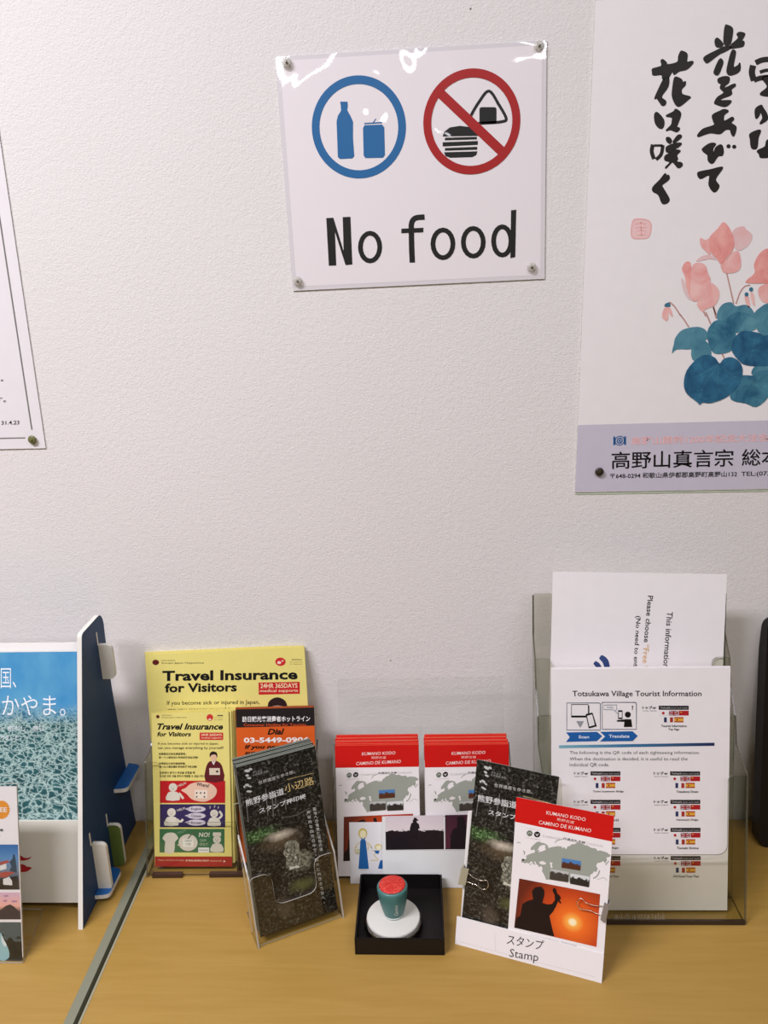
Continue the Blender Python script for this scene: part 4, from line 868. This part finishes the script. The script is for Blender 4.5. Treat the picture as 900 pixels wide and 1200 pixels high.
MB().lathe([(.0140, .0372), (.0152, .0380), (.0150, .0388), (.0135, .0392), (.0001, .0393)], seg=44).build('red_rubber_face', rr.m, s_, True)
V, Fc, _ = glyphs('Camino', .02, .3); vv = []
for a, b in V:
    h = .0075+a*.0165; R_ = .0130+(h-.006)*.195+.00025; th = rad(-90+14)-(b-.5)*.0042/R_
    vv.append((R_*math.cos(th), R_*math.sin(th), h))
ob('handle_lettering', vv, [f[::1] for f in Fc], plain('white_print', (206, 214, 204), .5), s_)

# ================================================================ tall tiered holder with the information sheets
TBs = (.2525, -.1905, ZT)
th_ = empty('tiered_holder', TBs); tag(th_, 'tall three-tier clear holder with the white information sheets on the right', 'brochure holder')
hw = .1125; a_ = rad(12.3); E1 = (1, 0, 0); E2 = (0, math.sin(a_), math.cos(a_)); EN = (0, -math.cos(a_), math.sin(a_))
def yz(Y, Z): return (Y-TBs[1], Z-ZT)
def tier(nm, y0, z0, s1, cut, cw, s0=0):
    """leaning plate through world (y0, z0)"""
    f = [(-hw, s0), (hw, s0), (hw, s1), (-hw, s1)] if not cut else [(-hw, s0), (hw, s0), (hw, s1), (cw, s1), (cw, cut), (-cw, cut), (-cw, s1), (-hw, s1)]
    rr_ = [0, 0, .002, .002] if not cut else [0, 0, .002, .008, .012, .012, .008, .002]
    o_, c_ = yz(y0, z0)
    clear_panel(MB(), rounded(f, rr_), (0, o_, c_), E1, E2, EN, .0018).build(nm, [ACR_D, ACR_E], th_)
tier('front_panel', -.1905, .72, .1740, .082, .0925)
tier('front_panel', -.1525, .723, .2205, .165, .0945)
tier('front_panel', -.1330, .724, .2780, .225, .0935)
tier('back_panel', -.1190, .7245, .3500, 0, 0)
prof = [yz(-.1905, .72), yz(-.1535, .890), yz(-.1165, .906), yz(-.1060, .938), yz(-.0855, .962), yz(-.0738, .9955), yz(-.0530, 1.018), yz(-.0450, 1.0645), yz(-.0430, 1.0645), yz(-.117, .7200)]
for sx in (-hw-.0018, hw):
    MB().prism(prof, (sx+.0018, 0, 0), (0, 1, 0), (0, 0, 1), (1, 0, 0), .0018, 0, 1).build('side_panel', [ACR_D, ACR_E], th_)
MB().box((-hw, .0, 0), (hw, .165, .002)).build('bottom_panel', [ACR_D, ACR_E], th_)
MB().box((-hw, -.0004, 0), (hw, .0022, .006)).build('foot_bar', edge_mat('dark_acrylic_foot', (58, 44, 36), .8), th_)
MB().prism([(0, 0), (.058, 0), (.055, .16)], (-.0009, yz(-.10, 0)[0], .002), (0, 1, 0), (0, 0, 1), (1, 0, 0), .0018, 0, 1).build('rear_rib', [ACR, ACR_E], th_)
mbs = MB()
for i in range(26):
    x_ = .012+.0022*i+random.uniform(-.0006, .0006); h0 = random.uniform(.004, .008)
    p0 = Vector((x_-.045, 0, 0))
    for kk, (za, zb) in enumerate(((.006, .006+h0),)):
        a1 = Vector((p0.x, za*math.sin(a_), za*math.cos(a_)))+Vector(EN)*.0003; b1 = Vector((p0.x+random.uniform(-.002, .002), zb*math.sin(a_), zb*math.cos(a_)))+Vector(EN)*.0003
        mbs.tube([a1, b1], .00035, 4)
tag(mbs.build('glue_scratches', edge_mat('milky_scratches', (200, 190, 170), .45), th_), kind='stuff')
# information sheets: front three
TSB = (.2512, -.1735, ZT+.0045)
FW = (212, 206, 200)
def flagblock(P, x, y, cap, cap2=None, QX=None):
    k = 1.0
    P.part('language_flags').rect(x, y, x+126, y+17, (30, 26, 28), 2)
    P.rect(x, y+21, x+40, y+41, (236, 230, 228), 2).ell(x+19, y+31, 6, 6, (186, 36, 40), 3, 12)
    P.rect(x+43, y+21, x+82, y+41, (70, 60, 86), 2).stroke([(x+43,y+21),(x+82,y+41)], 5, (206, 170, 170), 3, sm=False).stroke([(x+43,y+41),(x+82,y+21)], 5, (206, 170, 170), 3, sm=False).stroke([(x+62.5,y+21),(x+62.5,y+41)], 9, (206, 150, 150), 4, sm=False).stroke([(x+43,y+31),(x+82,y+31)], 6, (206, 150, 150), 4, sm=False).stroke([(x+62.5,y+21),(x+62.5,y+41)], 5, (160, 36, 44), 5, sm=False).stroke([(x+43,y+31),(x+82,y+31)], 3.5, (160, 36, 44), 5, sm=False)
    P.rect(x+85, y+21, x+126, y+41, (176, 28, 36), 2).ell(x+94, y+27, 3, 3, (226, 180, 70), 3, 8)
    P.rect(x+22, y+49, x+34, y+70, (44, 52, 92), 2).rect(x+34, y+49, x+47, y+70, (236, 232, 230), 2).rect(x+47, y+49, x+60, y+70, (168, 50, 40), 2)
    P.rect(x+65, y+48, x+104, y+70, (176, 56, 34), 2).rect(x+65, y+53, x+104, y+65, (226, 168, 60), 3).ell(x+77, y+59, 3.5, 4, (140, 50, 30), 4, 8)
    P.part('small_lettering').text('Tourist guide', x+6, y+5, x+48, y+14, (206, 202, 200), 3, .01).text('(scan and read)', x+52, y+6, x+120, y+14, (190, 186, 186), 3)
    P.text('トップ-ar', x-70, y+1, x-10, y+14, DK, 3, .03)
    P.text('scan here', x-68, y+18, x-10, y+23, (110, 104, 104), 3)
    P.text(cap, x+10 if len(cap) > 16 else x+26, y+80, x+(140 if len(cap) > 20 else 118), y+90, DK, 3, .012)
    if cap2: P.text(cap2, x+40, y+95, x+86, y+106, DK, 3, .012)
def tot_art(P):
    P.crop(630, 770, 3.6)
    P.part('title_lettering').text('Totsukawa Village Tourist Information', 147, 142, 691, 172, DK, 2, .012)
    P.part('body_lettering').text('The following is the QR code of each sightseeing information.', 135, 396, 684, 413, DK, 2, -.004).text('When the destination is decided, it is useful to read the', 135, 422, 632, 438, DK, 2, -.004).text('individual QR code.', 135, 446, 302, 464, DK, 2, -.004)
    P.part('instruction_pictures').crop(640, 785, 6.923); NV = (38, 58, 92)
    fr_ = lambda x0, y0, x1, y1, c_, wd: P.stroke(rounded([(x0, y0), (x1, y0), (x1, y1), (x0, y1)], [0, 14, 0, 0], 3), wd, c_, 2, True, False)
    fr_(167, 268, 440, 488, NV, 6); fr_(455, 263, 732, 482, NV, 6)
    P.stroke([(205,280),(340,280),(340,376),(205,378)], 6, INK, 3, True, False).rect(203, 370, 345, 385, INK, 3).poly([(338,278),(350,290),(350,385),(338,380)], (90, 86, 86), 3)
    P.poly([(320,358),(375,345),(410,456),(345,474)], INK, 4).poly([(330,372),(372,360),(394,446),(350,458)], (232, 226, 226), 5).poly([(243,415),(306,415),(276,469)], (150, 150, 152), 3)
    P.stroke([(468,285),(572,283),(572,322),(560,322),(578,355),(545,323),(468,322)], 4, (70, 92, 116), 3, True, False).text('Hello', 492, 295, 545, 310, (120, 140, 160), 3).rect(583, 327, 619, 398, INK, 3, 4).rect(588, 340, 614, 386, (232, 226, 226), 4)
    P.ell(662, 362, 24, 24, INK, 3, 20).poly([(630,463),(634,420),(574,419),(574,407),(650,399),(690,400),(698,462)], INK, 3).poly([(694,290),(705,290),(702,315),(697,315)], INK, 3).ell(699, 321, 4, 4, INK, 3, 8)
    CB = (28, 92, 160)
    P.part('step_arrows').poly([(160,507),(412,502),(455,537),(412,578),(160,584),(192,545)], CB, 2).poly([(438,502),(700,497),(743,535),(702,577),(436,580),(478,540)], CB, 3).text('Scan', 262, 530, 348, 555, (226, 232, 240), 4, .02).text('Translate', 508, 524, 675, 550, (226, 232, 240), 4, .02)
    P.crop(630, 770, 3.6)
    P.part('divider_line').quad([(90,372),(746,361),(746,374),(90,384)], gradmat('teal_to_navy_print', [(0, (120, 176, 188)), (.4, (60, 120, 160)), (1, (36, 40, 84))]), 2)
    flagblock(P, 511, 205, 'Tourist Information', 'Top Page')
    for row, (y, ca, cb) in enumerate(((482, 'Tanise Suspension Bridge', 'Totsukawa Onsen'), (602, 'Kumano World', 'Hatenashi Ridge'), (720, 'Hatenashi Village', 'Tamaki Shrine'), (839, 'Old Road Tour Pass', 'Old Road Tour Pass'))):
        flagblock(P, 223, y, ca); flagblock(P, 559+row*.8, y, cb)
for i in range(2, -1, -1):
    g = Page('information_sheet', .2005, .2850, at(TSB, .1, .0004*i, .0016*i), .1, 12, 0, .0010, paper((238, 232, 230)))
    if i == 0: tot_art(g); g.finish('front Totsukawa Village Tourist Information sheet with flag icons', 'information sheet', 'information sheets in the front tier')
    else: g.finish('plain white sheet, %s from the front behind the Totsukawa information sheet' % ORD[i], 'information sheet', 'information sheets in the front tier')
W0 = (.2610, -.1130, ZT+.064)
WB_ = onlean(W0, 0, 12, 0, 0)
g = Page('wifi_notice_sheet', .2020, .285, (.2535, -.1085, .8145), 0, 12, 1.7, .0012, paper((238, 232, 230)))
g.crop(610, 650, 3.3333)
g.part('lettering').t3('This information is', (572, 222), (554, 470), (595, 224), DK, 2, .01).t3('Please choose', (497, 160), (481, 342), (518, 161), DK, 2, .012).t3('“Free Wi-Fi”', (480, 350), (470, 520), (503, 352), (214, 170, 110), 2, .012).t3('(No need to enter', (447, 238), (434, 462), (470, 240), DK, 2, .012)
NVB = (44, 66, 116)
g.part('wifi_symbol').stroke([(311,398),(331,416),(341,452)], 24, NVB, 2, taper=True).stroke([(288,420),(304,436),(312,470)], 20, NVB, 2, taper=True).ell(268, 470, 16, 16, NVB, 2, 14)
g.finish('tall white sheet with sideways text, standing behind the Totsukawa sheet', 'information sheet')
